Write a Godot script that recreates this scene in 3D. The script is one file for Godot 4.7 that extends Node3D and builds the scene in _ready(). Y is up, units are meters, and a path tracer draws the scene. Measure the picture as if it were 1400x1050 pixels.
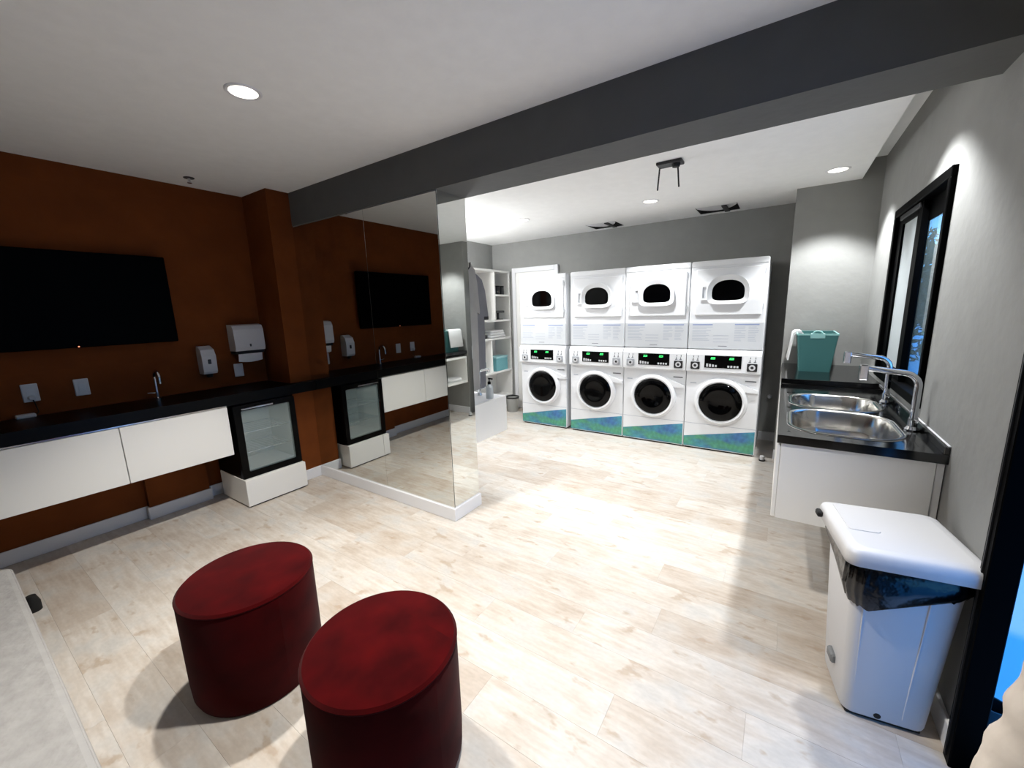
extends Node3D
# A shared laundry and lounge: brown wall with bar counter, mirror-clad pier, stacked washers, sink counter.

const XR := 2.80      # right wall face
const XL := -1.944    # brown wall face
const XC := -1.52     # face of the brown pillar
const ZM := 2.523     # front of the beam and of the mirror pier
const ZM2 := 2.223    # their back
const XM := 0.244     # end of the mirror pier
const HC := 2.633     # lounge ceiling
const HL := 2.549     # laundry ceiling
const HS := 2.356     # underside of the beam
const ZB := -0.68     # laundry back wall
const XLL := -1.6565  # laundry left wall
const ZP := -0.049    # wall return beside the machines
const XP := 2.214
const HR := 2.70      # ceiling of the recess by the right wall
const ZF := 6.6       # wall behind the camera

var names := {}
var mats := {}
var rng := RandomNumberGenerator.new()

# ---------------------------------------------------------------- mesh builder
class MB:
	var st := SurfaceTool.new()
	var grp := 1
	func _init() -> void:
		st.begin(Mesh.PRIMITIVE_TRIANGLES)
	func tri(a: Vector3, b: Vector3, c: Vector3, n: Vector3, g := -1) -> void:
		var nn := (c - a).cross(b - a)
		if nn.length_squared() < 1e-16:
			return
		st.set_smooth_group(g if g >= 0 else 0xFFFFFFFF)
		st.add_vertex(a)
		if nn.dot(n) >= 0.0:
			st.add_vertex(b); st.add_vertex(c)
		else:
			st.add_vertex(c); st.add_vertex(b)
	func quad(a: Vector3, b: Vector3, c: Vector3, d: Vector3, n: Vector3, g := -1) -> void:
		tri(a, b, c, n, g)
		tri(a, c, d, n, g)
	func box(lo: Vector3, hi: Vector3, bev := 0.0, xf := Transform3D.IDENTITY) -> MB:
		var c := (lo + hi) * 0.5
		var h := (hi - lo).abs() * 0.5
		var b := minf(bev, minf(h.x, minf(h.y, h.z)) * 0.9)
		var v := {}
		for sx in [-1, 1]:
			for sy in [-1, 1]:
				for sz in [-1, 1]:
					var s := Vector3(sx, sy, sz)
					for k in 3:
						var p := Vector3(h.x - b, h.y - b, h.z - b)
						p[k] = h[k]
						v[[sx, sy, sz, k]] = xf * (c + p * s)
					if b > 0.0:
						tri(v[[sx, sy, sz, 0]], v[[sx, sy, sz, 1]], v[[sx, sy, sz, 2]], xf.basis * s)
		for k in 3:
			var i := (k + 1) % 3
			var j := (k + 2) % 3
			for s in [-1, 1]:
				var q := []
				for e in [[-1, -1], [1, -1], [1, 1], [-1, 1]]:
					var key := [0, 0, 0, k]
					key[k] = s; key[i] = e[0]; key[j] = e[1]
					q.append(v[key])
				var n := Vector3.ZERO
				n[k] = s
				quad(q[0], q[1], q[2], q[3], xf.basis * n)
			if b > 0.0:
				for si in [-1, 1]:
					for sj in [-1, 1]:
						var q := []
						for e in [[-1, i], [1, i], [1, j], [-1, j]]:
							var key := [0, 0, 0, e[1]]
							key[k] = e[0]; key[i] = si; key[j] = sj
							q.append(v[key])
						var n := Vector3.ZERO
						n[i] = si; n[j] = sj
						quad(q[0], q[1], q[2], q[3], xf.basis * n)
		return self
	func lathe(prof: Array, segs := 24, xf := Transform3D.IDENTITY) -> MB:
		for i in prof.size() - 1:
			var a: Vector2 = prof[i]
			var b: Vector2 = prof[i + 1]
			if i > 0:
				var p: Vector2 = prof[i - 1]
				if absf((a - p).angle_to(b - a)) > 0.6:
					grp += 1
			var d := b - a
			for s in segs:
				var t0 := TAU * s / segs
				var t1 := TAU * (s + 1) / segs
				var m := (t0 + t1) * 0.5
				var n := Vector3(cos(m) * d.y, -d.x, sin(m) * d.y)
				var f := func(r: Vector2, t: float) -> Vector3: return xf * Vector3(r.x * cos(t), r.y, r.x * sin(t))
				quad(f.call(a, t0), f.call(a, t1), f.call(b, t1), f.call(b, t0), xf.basis * n, grp)
		grp += 1
		return self
	func tube(pts: Array, r, segs := 10, caps := true) -> MB:
		var loops := []
		var up := Vector3.UP
		var t0: Vector3 = (pts[1] - pts[0]).normalized()
		if absf(t0.dot(up)) > 0.9:
			up = Vector3.RIGHT
		var nrm := up.cross(t0).normalized()
		for i in pts.size():
			var t: Vector3
			if i == 0: t = pts[1] - pts[0]
			elif i == pts.size() - 1: t = pts[i] - pts[i - 1]
			else: t = (pts[i + 1] - pts[i]).normalized() + (pts[i] - pts[i - 1]).normalized()
			t = t.normalized()
			nrm = (nrm - t * nrm.dot(t)).normalized()
			var bi := t.cross(nrm)
			var rr: float = r[i] if r is Array else r
			var l := []
			for s in segs:
				var a := TAU * s / segs
				l.append(pts[i] + (nrm * cos(a) + bi * sin(a)) * rr)
			loops.append(l)
		return loft(loops, caps)
	func loft(loops: Array, caps := true, hard := false) -> MB:
		var n: int = loops[0].size()
		for i in loops.size() - 1:
			var ca := Vector3.ZERO
			for p in loops[i]: ca += p
			for p in loops[i + 1]: ca += p
			ca /= 2.0 * n
			for s in n:
				var e := (s + 1) % n
				var a: Vector3 = loops[i][s]
				var b: Vector3 = loops[i][e]
				var c: Vector3 = loops[i + 1][e]
				var d: Vector3 = loops[i + 1][s]
				var m := (a + b + c + d) * 0.25 - ca
				var fn := (c - a).cross(d - b)
				if absf(fn.dot(m)) < 1e-9:
					m = fn
				quad(a, b, c, d, m, -1 if hard else grp)
		grp += 1
		if caps:
			for k in [0, loops.size() - 1]:
				var c := Vector3.ZERO
				for p in loops[k]: c += p
				c /= n
				var o := Vector3.ZERO
				var kk: int = 1 if k == 0 else loops.size() - 2
				for p in loops[kk]: o += p
				o /= n
				for s in n:
					tri(c, loops[k][s], loops[k][(s + 1) % n], c - o)
		return self
	func prism(poly: PackedVector2Array, z0: float, z1: float, xf := Transform3D.IDENTITY, smooth := false) -> MB:
		var ix := Geometry2D.triangulate_polygon(poly)
		for k in range(0, ix.size(), 3):
			for e in [[z0, -1.0], [z1, 1.0]]:
				var q := []
				for w in 3:
					var p := poly[ix[k + w]]
					q.append(xf * Vector3(p.x, p.y, e[0]))
				tri(q[0], q[1], q[2], xf.basis * Vector3(0, 0, e[1] * signf(z1 - z0)))
		var ccw := not Geometry2D.is_polygon_clockwise(poly)
		for i in poly.size():
			var a := poly[i]
			var b := poly[(i + 1) % poly.size()]
			var d := b - a
			var n := Vector3(d.y, -d.x, 0)
			if not ccw: n = -n
			quad(xf * Vector3(a.x, a.y, z0), xf * Vector3(b.x, b.y, z0), xf * Vector3(b.x, b.y, z1), xf * Vector3(a.x, a.y, z1), xf.basis * n, grp if smooth else -1)
		grp += 1
		return self
	# a band between two loops of the same length, extruded from z0 to z1, with its inner edge sloped
	func ring(outer: Array, inner: Array, z0: float, z1: float, zin := INF, xf := Transform3D.IDENTITY) -> MB:
		var n := outer.size()
		var zi := z1 if zin == INF else zin
		for i in n:
			var j := (i + 1) % n
			var oa: Vector2 = outer[i]; var ob: Vector2 = outer[j]
			var ia: Vector2 = inner[i]; var ib: Vector2 = inner[j]
			var d := oa - ia
			var P := func(p: Vector2, z: float) -> Vector3: return xf * Vector3(p.x, p.y, z)
			quad(P.call(oa, z1), P.call(ob, z1), P.call(ib, zi), P.call(ia, zi), xf.basis * Vector3(0, 0, signf(z1 - z0)), grp)
			quad(P.call(oa, z0), P.call(ob, z0), P.call(ob, z1), P.call(oa, z1), xf.basis * Vector3(d.x, d.y, 0), grp + 1)
			quad(P.call(ia, z0), P.call(ib, z0), P.call(ib, zi), P.call(ia, zi), xf.basis * Vector3(-d.x, -d.y, 0), grp + 2)
		grp += 3
		return self
	func mesh(m: Material) -> ArrayMesh:
		st.generate_normals()
		var r := st.commit()
		r.surface_set_material(0, m)
		return r

func V(x: float, y: float, z: float) -> Vector3: return Vector3(x, y, z)

func numbered(called: String) -> String:
	var k: int = names.get(called, 0)
	names[called] = k + 1
	return called if k == 0 else "%s_%03d" % [called, k]

func thing(called: String, label: String, category: String, at := Vector3.ZERO, turn := 0.0, group := "") -> Node3D:
	var o := Node3D.new()
	o.name = numbered(called)
	add_child(o)
	o.position = at
	o.rotation.y = turn
	tag(o, label, category, group)
	return o

func tag(o: Node, label: String, category: String, group := "") -> void:
	o.set_meta("label", label)
	o.set_meta("category", category)
	if group: o.set_meta("group", group)

func part(called: String, mb: MB, m: Material, parent: Node = null, label := "") -> MeshInstance3D:
	return inst(called, mb.mesh(m), parent, label)

func inst(called: String, mesh: Mesh, parent: Node = null, label := "") -> MeshInstance3D:
	var o := MeshInstance3D.new()
	o.mesh = mesh
	o.cast_shadow = GeometryInstance3D.SHADOW_CASTING_SETTING_ON
	if parent == null:
		o.name = numbered(called)
		add_child(o)
	else:
		o.name = called
		parent.add_child(o, true)
	if label: o.set_meta("label", label)
	return o

func struct(called: String, mb: MB, m: Material, label: String, category := "wall") -> MeshInstance3D:
	var o := part(called, mb, m)
	o.set_meta("kind", "structure")
	o.set_meta("label", label)
	o.set_meta("category", category)
	return o

func mat(key: String, col := Color.WHITE, rough := 0.5, metal := 0.0) -> StandardMaterial3D:
	if mats.has(key): return mats[key]
	var m := StandardMaterial3D.new()
	m.albedo_color = col
	m.roughness = rough
	m.metallic = metal
	mats[key] = m
	return m

func glow(key: String, col: Color, e: float) -> StandardMaterial3D:
	if mats.has(key): return mats[key]
	var m := mat(key, col, 0.4)
	m.emission_enabled = true
	m.emission = col
	m.emission_energy_multiplier = e
	return m

func noise(sd: int, freq: float, oct := 3) -> FastNoiseLite:
	var f := FastNoiseLite.new()
	f.seed = sd
	f.frequency = freq
	f.fractal_octaves = oct
	f.noise_type = FastNoiseLite.TYPE_SIMPLEX_SMOOTH
	return f

# a tileable-looking picture whose tone wanders between two colours
func mottled(sd: int, a: Color, b: Color, size := 256, freq := 0.02, oct := 4, sx := 1.0) -> ImageTexture:
	var f := noise(sd, freq, oct)
	var im := Image.create(size, size, false, Image.FORMAT_RGB8)
	for y in size:
		for x in size:
			# blend two shifted fields so that the picture wraps
			var u := float(x) / size
			var n0 := f.get_noise_2d(x * sx, y)
			var n1 := f.get_noise_2d((x - size) * sx, y)
			var n := lerpf(n0, n1, u)
			im.set_pixel(x, y, a.lerp(b, clampf(0.5 + n * 0.9, 0, 1)))
	return ImageTexture.create_from_image(im)

func textured(key: String, tex: Texture2D, rough: float, scale := 1.0, bump: Texture2D = null, bs := 0.3) -> StandardMaterial3D:
	var m := mat(key, Color.WHITE, rough)
	m.albedo_texture = tex
	m.uv1_triplanar = true
	m.uv1_world_triplanar = true
	m.uv1_scale = Vector3.ONE * scale
	if bump:
		m.normal_enabled = true
		m.normal_texture = bump
		m.normal_scale = bs
	return m

func bumps(sd: int, freq: float, size := 256, strength := 2.0) -> ImageTexture:
	var im := noise(sd, freq, 4).get_seamless_image(size, size)
	im.convert(Image.FORMAT_RGBA8)
	im.bump_map_to_normal_map(strength)
	return ImageTexture.create_from_image(im)

# rounded rectangle loop of n points per corner, in the x-y plane of its own
func rrect(cx: float, cy: float, w: float, h: float, r: float, n := 5) -> Array:
	var out := []
	for q in 4:
		var sx := [1, -1, -1, 1][q] as int
		var sy := [1, 1, -1, -1][q] as int
		for k in n + 1:
			var a := (q + float(k) / n) * PI / 2
			out.append(Vector2(cx + sx * (w / 2 - r) + cos(a) * r, cy + sy * (h / 2 - r) + sin(a) * r))
	return out

func circle(cx: float, cy: float, r: float, n := 32) -> Array:
	var out := []
	for i in n: out.append(Vector2(cx + cos(TAU * i / n) * r, cy + sin(TAU * i / n) * r))
	return out

func flat(l: Array, y: float) -> Array:   # a loop laid level: x stays, y becomes z
	var o := []
	for p in l: o.append(Vector3(p.x, y, p.y))
	return o

func rbox(c: Vector3, s: Vector3, r: float, soft := 0.02) -> MB:   # box with rounded upright edges and softened rims
	var mb := MB.new()
	var ls := []
	for e in [[0.0, soft], [0.3, soft * 0.3], [1.0, 0.0]]:
		ls.append(flat(rrect(c.x, c.z, s.x - 2 * e[1], s.z - 2 * e[1], r), c.y - s.y / 2 + soft * e[0]))
	for e in [[1.0, 0.0], [0.3, soft * 0.3], [0.0, soft]]:
		ls.append(flat(rrect(c.x, c.z, s.x - 2 * e[1], s.z - 2 * e[1], r), c.y + s.y / 2 - soft * e[0]))
	return mb.loft(ls)

# ---------------------------------------------------------------- scene
func _ready() -> void:
	rng.seed = 7
	setup_camera_and_sky()
	make_materials()
	build_shell()
	build_floor()
	build_openings()
	build_mirrors()
	build_lights()
	build_machines()
	build_left_bar()
	build_right_counter()
	build_laundry_corner()
	build_lounge()
	build_bin()
	build_ceiling_fittings()
	build_outside()
	build_person()

func setup_camera_and_sky() -> void:
	var cam := Camera3D.new()
	cam.name = "camera"
	add_child(cam)
	cam.position = Vector3(2.2048, 1.5662, 4.6026)
	cam.rotation = Vector3(-0.18364, 0.59379, -0.030859)
	cam.fov = 87.337
	cam.near = 0.02
	cam.current = true
	var sky := ProceduralSkyMaterial.new()
	sky.sky_top_color = Color(0.20, 0.55, 0.92)
	sky.sky_horizon_color = Color(0.42, 0.76, 1.0)
	sky.ground_horizon_color = Color(0.42, 0.76, 1.0)
	sky.ground_bottom_color = Color(0.15, 0.25, 0.35)
	sky.sun_angle_max = 0.0
	sky.sky_energy_multiplier = 1.5
	sky.ground_energy_multiplier = 1.0
	var env := Environment.new()
	env.background_mode = Environment.BG_SKY
	env.sky = Sky.new()
	env.sky.sky_material = sky
	env.tonemap_mode = Environment.TONE_MAPPER_LINEAR
	env.tonemap_exposure = 1.0
	env.sdfgi_enabled = true
	env.ssao_enabled = true
	env.ssil_enabled = true
	var we := WorldEnvironment.new()
	we.name = "environment"
	we.environment = env
	add_child(we)

func make_materials() -> void:
	var rough_bump := bumps(3, 0.06, 256, 1.5)
	textured("brown", mottled(11, Color(0.40, 0.205, 0.075), Color(0.45, 0.235, 0.09), 256, 0.015), 0.75, 0.8, rough_bump, 0.15)
	textured("grey", mottled(12, Color(0.555, 0.555, 0.545), Color(0.575, 0.575, 0.565), 256, 0.02), 0.8, 0.9, rough_bump, 0.15)
	textured("beam_grey", mottled(12, Color(0.345, 0.348, 0.345), Color(0.36, 0.363, 0.36), 256, 0.02), 0.8, 0.9, rough_bump, 0.15)
	textured("ceiling_white", mottled(13, Color(0.945, 0.945, 0.94), Color(0.96, 0.96, 0.955), 256, 0.03), 0.9, 1.0, rough_bump, 0.1)
	mats.brown.metallic_specular = 0.25
	mat("white_trim", Color(0.88, 0.88, 0.89), 0.4)
	mat("white_lacquer", Color(0.93, 0.925, 0.91), 0.35)
	mat("appliance", Color(0.92, 0.925, 0.935), 0.28)
	mat("appliance_grey", Color(0.80, 0.81, 0.825), 0.4)
	mat("black", Color(0.010, 0.010, 0.011), 0.3).metallic_specular = 0.22
	mat("black_matte", Color(0.015, 0.015, 0.016), 0.7)
	mat("granite", Color(0.02, 0.02, 0.022), 0.12).metallic_specular = 0.7
	mat("frame_black", Color(0.008, 0.008, 0.009), 0.5).metallic_specular = 0.12
	mat("bar_stone", Color(0.012, 0.012, 0.013), 0.35).metallic_specular = 0.25
	mat("chrome", Color(0.85, 0.86, 0.88), 0.08, 1.0)
	mat("steel", Color(0.84, 0.83, 0.81), 0.18, 1.0)
	mat("screen", Color(0.005, 0.005, 0.006), 0.45).metallic_specular = 0.12
	mat("dark_metal", Color(0.2, 0.2, 0.21), 0.45, 0.6)
	mat("mirror", Color(0.87, 0.88, 0.87), 0.015, 1.0)
	mat("mirror_edge", Color(0.10, 0.14, 0.13), 0.3)
	mat("grey_plastic", Color(0.45, 0.46, 0.47), 0.5)
	mat("dark_plastic", Color(0.12, 0.12, 0.13), 0.4)
	mat("white_plastic", Color(0.80, 0.80, 0.81), 0.4)
	mat("print_blue", Color(0.55, 0.60, 0.74), 0.6)
	mat("print_grey", Color(0.70, 0.72, 0.76), 0.6)
	mat("print_dark", Color(0.45, 0.46, 0.48), 0.6)
	var gl := mat("glass", Color(0.85, 0.95, 0.95, 0.08), 0.02)
	gl.transparency = BaseMaterial3D.TRANSPARENCY_ALPHA
	var dg := mat("door_glass", Color(0.006, 0.006, 0.008), 0.06)
	dg.metallic_specular = 0.3
	glow("led_green", Color(0.25, 0.9, 0.45), 1.6)
	glow("lamp_white", Color(1.0, 0.97, 0.92), 4.0)
	var velvet := textured("velvet", mottled(21, Color(0.17, 0.010, 0.014), Color(0.27, 0.018, 0.023), 256, 0.012), 0.85, 1.6)
	velvet.metallic_specular = 0.08
	velvet.rim_enabled = true
	velvet.rim = 0.12
	velvet.rim_tint = 1.0
	textured("grey_fabric", mottled(22, Color(0.62, 0.61, 0.60), Color(0.68, 0.67, 0.66), 256, 0.04), 0.95, 1.2, bumps(5, 0.12, 256, 2.0), 0.3)
	textured("beige_fabric", mottled(23, Color(0.76, 0.72, 0.68), Color(0.81, 0.77, 0.73), 256, 0.05), 0.95, 3.0)
	textured("shirt_grey", mottled(24, Color(0.44, 0.44, 0.46), Color(0.48, 0.48, 0.50), 128, 0.03), 0.95, 1.5)
	textured("shirt_light", mottled(25, Color(0.62, 0.61, 0.59), Color(0.65, 0.64, 0.62), 128, 0.03), 0.95, 1.5)
	mat("teal", Color(0.20, 0.40, 0.395), 0.6)
	mat("teal_pale", Color(0.55, 0.74, 0.73), 0.5)
	mat("towel", Color(0.88, 0.88, 0.88), 0.95)
	var bag := mat("bag", Color(0.015, 0.015, 0.018), 0.22)
	bag.normal_enabled = true
	bag.normal_texture = bumps(9, 0.012, 256, 5.0)
	bag.normal_scale = 0.6
	bag.uv1_triplanar = true
	bag.uv1_scale = Vector3.ONE * 3.0

# ---------------------------------------------------------------- shell
func build_shell() -> void:
	struct("wall_left", MB.new().box(V(XL - 0.15, 0, 2.6), V(XL, 2.8, ZF)), mats.brown, "matte rust-brown wall behind the television and bar counter")
	struct("wall_pillar", MB.new().box(V(-2.1, 0, ZM2), V(XC, HC + 0.1, 2.717)), mats.brown, "rust-brown pillar between the bar wall and the mirror")
	var p := MB.new().box(V(XL - 0.01, 0, 3.348), V(-1.885, 0.86, 3.755))
	struct("wall_pier", p, mats.brown, "low rust-brown pier under the floating white cabinets")
	struct("wall_mirror", MB.new().box(V(XC - 0.05, 0, ZM2 + 0.006), V(XM - 0.006, HS + 0.05, ZM - 0.006)), mats.grey, "grey core of the short wall that carries the mirrors")
	struct("wall_laundry", MB.new().box(V(XLL - 0.15, 0, ZB - 0.15), V(XLL, 2.8, ZM2)), mats.grey, "light grey laundry wall behind the open shelf unit")
	struct("wall_back", MB.new().box(V(XLL, 0, ZB - 0.15), V(XP + 0.3, 2.8, ZB)), mats.grey, "grey wall behind the row of machines")
	struct("wall_return", MB.new().box(V(XP, 0, ZB), V(XR + 0.06, 2.8, ZP)), mats.grey, "grey wall return beside the machines, behind the teal basket")
	struct("wall_front", MB.new().box(V(XL - 0.15, 0, ZF), V(XR + 0.07, 2.8, ZF + 0.15)), mats.grey, "grey wall at the far end of the lounge")
	# right wall with a window and a door opening
	var w := MB.new()
	var t := XR + 0.045
	w.box(V(XR, 0, -0.7), V(t, 2.8, 0.727))
	w.box(V(XR, 0, 0.727), V(t, 1.02, 1.88))
	w.box(V(XR, 2.142, 0.727), V(t, 2.8, 1.88))
	w.box(V(XR, 0, 1.88), V(t, 2.8, 2.842))
	w.box(V(XR, 2.15, 2.842), V(t, 2.8, 3.95))
	w.box(V(XR, 0, 3.95), V(t, 2.8, ZF))
	struct("wall_right", w, mats.grey, "grey wall with the black window and the black door frame")
	struct("ceiling", MB.new().box(V(XL - 0.1, HC, ZM - 0.1), V(XR + 0.05, HC + 0.15, ZF)), mats.ceiling_white, "smooth white lounge ceiling", "ceiling")
	struct("ceiling_beam", MB.new().box(V(XC - 0.02, HS, ZM2), V(XR + 0.01, HC + 0.1, ZM)), mats.beam_grey, "dark grey beam crossing the ceiling above the mirror", "beam")
	# laundry ceiling: dropped slab with two hatch openings, and the recess by the right wall
	var xs := [XLL - 0.01, 0.09, 0.46, 1.335, 1.725, 2.659]
	var c := MB.new()
	var za := -0.59
	var zc := -0.235
	c.box(V(xs[0], HL, zc), V(xs[5], HR, ZM2 + 0.01))
	c.box(V(xs[0], HL, ZB - 0.01), V(xs[5], HR, za))
	for k in [0, 2, 4]:
		c.box(V(xs[k], HL, za), V(xs[k + 1], HR, zc))
	struct("ceiling_laundry", c, mats.ceiling_white, "white dropped ceiling over the machines with two open hatches", "ceiling")
	struct("ceiling_recess", MB.new().box(V(XLL - 0.01, HR, ZB - 0.05), V(XR + 0.05, HR + 0.12, ZM2 + 0.05)), mats.ceiling_white, "white strip of ceiling in the recess along the window wall", "ceiling")
	# baseboards
	var hb := 0.1
	struct("baseboard_mirror", MB.new().box(V(XC, 0, ZM - 0.006), V(XM + 0.014, hb, ZM + 0.014), 0.003).box(V(XM - 0.006, 0, ZM2 - 0.01), V(XM + 0.014, hb, ZM - 0.006), 0.003), mats.white_trim, "white baseboard below the mirrors", "baseboard")
	struct("baseboard_pillar", MB.new().box(V(XC, 0, ZM + 0.014), V(XC + 0.014, hb, 2.73), 0.003).box(V(XL, 0, 2.717), V(XC, hb, 2.731), 0.003), mats.white_trim, "white baseboard of the brown pillar", "baseboard")
	struct("baseboard_left", MB.new().box(V(XL, 0, 2.731), V(XL + 0.014, hb, 3.334), 0.003).box(V(-1.885, 0, 3.334), V(-1.871, hb, 3.769), 0.003).box(V(XL, 0, 3.334), V(-1.885, hb, 3.348), 0.003).box(V(XL, 0, 3.755), V(-1.885, hb, 3.769), 0.003).box(V(XL, 0, 3.769), V(XL + 0.014, hb, ZF), 0.003), mats.white_trim, "white baseboard of the brown wall under the cabinets", "baseboard")
	struct("baseboard_back", MB.new().box(V(XLL, 0, ZB), V(XP, hb, ZB + 0.014), 0.003), mats.white_trim, "white baseboard behind the machines", "baseboard")
	struct("baseboard_return", MB.new().box(V(XP, 0, ZP), V(XR, hb, ZP + 0.014), 0.003), mats.white_trim, "white baseboard of the wall return", "baseboard")
	struct("baseboard_right", MB.new().box(V(XR - 0.014, 0, ZP + 0.014), V(XR, hb, 2.84), 0.003).box(V(XR - 0.014, 0, 3.96), V(XR, hb, ZF), 0.003), mats.white_trim, "white baseboard of the window wall", "baseboard")
	struct("baseboard_laundry", MB.new().box(V(XLL, 0, ZB + 0.014), V(XLL + 0.014, hb, ZM2), 0.003).box(V(XLL + 0.014, 0, ZM2 - 0.008), V(XM - 0.006, hb, ZM2 + 0.006), 0.003), mats.white_trim, "white baseboard in the laundry corner", "baseboard")

func build_floor() -> void:
	var f := Node3D.new()
	f.name = "floor"
	f.set_meta("kind", "structure")
	f.set_meta("label", "pale whitewashed wood plank floor")
	f.set_meta("category", "floor")
	add_child(f)
	part("subfloor", MB.new().box(V(XL - 0.1, -0.12, ZB - 0.1), V(XR + 0.06, -0.006, ZF + 0.05)), mat("grout", Color(0.72, 0.68, 0.63), 0.7), f)
	var variants := []
	for k in 9:
		variants.append(plank_material(k))
	var pw := 0.1965
	var meshes := {}
	var row := 0
	var z := ZB - 0.02
	while z < ZF:
		var x := XL - 0.05 - fposmod(row * 0.47 + rng.randf() * 0.25, 1.2)
		while x < XR + 0.05:
			var x0 := maxf(x, XL - 0.05)
			var x1 := minf(x + 1.1996, XR + 0.055)
			if x1 - x0 > 0.02:
				var key := [int(round((x1 - x0) * 1000)), rng.randi() % 9]
				if not meshes.has(key):
					meshes[key] = plank_mesh((x1 - x0), pw, variants[key[1]], rng.randf())
				var o := inst("plank", meshes[key], f)
				o.position = V((x0 + x1) / 2, 0, z + pw / 2)
				if rng.randf() < 0.5: o.rotation.y = PI
			x += 1.2
		z += pw + 0.0004
		row += 1

func plank_mesh(l: float, w: float, m: Material, off: float) -> ArrayMesh:
	var st := SurfaceTool.new()
	st.begin(Mesh.PRIMITIVE_TRIANGLES)
	var b := 0.0003
	var hx := l / 2
	var hz := w / 2
	var pts := [[-hx, -hz, -0.01], [hx, -hz, -0.01], [hx, hz, -0.01], [-hx, hz, -0.01], [-hx, -hz, -b], [hx, -hz, -b], [hx, hz, -b], [-hx, hz, -b], [-hx + b, -hz + b, 0], [hx - b, -hz + b, 0], [hx - b, hz - b, 0], [-hx + b, hz - b, 0]]
	var quads := [[8, 9, 10, 11]]
	for e in [[0, 4], [4, 8]]:
		for i in 4:
			quads.append([e[0] + i, e[0] + (i + 1) % 4, e[1] + (i + 1) % 4, e[1] + i])
	for q in quads:
		for t in [[0, 1, 2], [0, 2, 3]]:
			for k in t:
				var p: Array = pts[q[k]]
				st.set_smooth_group(0xFFFFFFFF)
				st.set_uv(Vector2(off + p[0] / 1.2, 0.5 + p[1] / w))
				st.add_vertex(V(p[0], p[2], p[1]))
	st.generate_normals()
	var r := st.commit()
	r.surface_set_material(0, m)
	return r

func plank_material(k: int) -> StandardMaterial3D:
	var w := 512
	var h := 84
	var grain := noise(100 + k, 0.02, 4)
	var blot := noise(200 + k, 0.007, 3)
	var fine := noise(300 + k, 0.12, 3)
	var worn := noise(400 + k, 0.010, 5)
	var tone: float = [0.0, 0.2, 0.1, 0.4, -0.15, 0.25, 0.0, 0.75, -0.1][k]
	var pale := Color(0.80, 0.775, 0.745)
	var tan := Color(0.68, 0.625, 0.57)
	var grey := Color(0.70, 0.69, 0.675)
	var stain := Color(0.60, 0.515, 0.43)
	var im := Image.create(w, h, false, Image.FORMAT_RGB8)
	for y in h:
		for x in w:
			var u := float(x) / w
			var s := lerpf(grain.get_noise_2d(x * 0.35, y * 3.0), grain.get_noise_2d((x - w) * 0.35, y * 3.0), u)
			var b := lerpf(blot.get_noise_2d(x, y * 1.6), blot.get_noise_2d(x - w, y * 1.6), u)
			var q := lerpf(worn.get_noise_2d(x, y * 2.0), worn.get_noise_2d(x - w, y * 2.0), u)
			var n := fine.get_noise_2d(x * 0.5, y)
			var c := pale.lerp(tan, clampf(0.2 + tone * 0.55 + s * 0.5 + b * 0.6, 0, 1))
			c = c.lerp(grey, clampf(b * -1.4, 0, 0.7))
			c = c.lerp(stain, clampf((q + n * 0.12 - 0.30) * 2.4, 0, 0.5))
			c = c * (1.0 + n * 0.035)
			im.set_pixel(x, y, c)
	var m := mat("plank%d" % k, Color.WHITE, 0.42)
	m.albedo_texture = ImageTexture.create_from_image(im)
	return m

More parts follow.
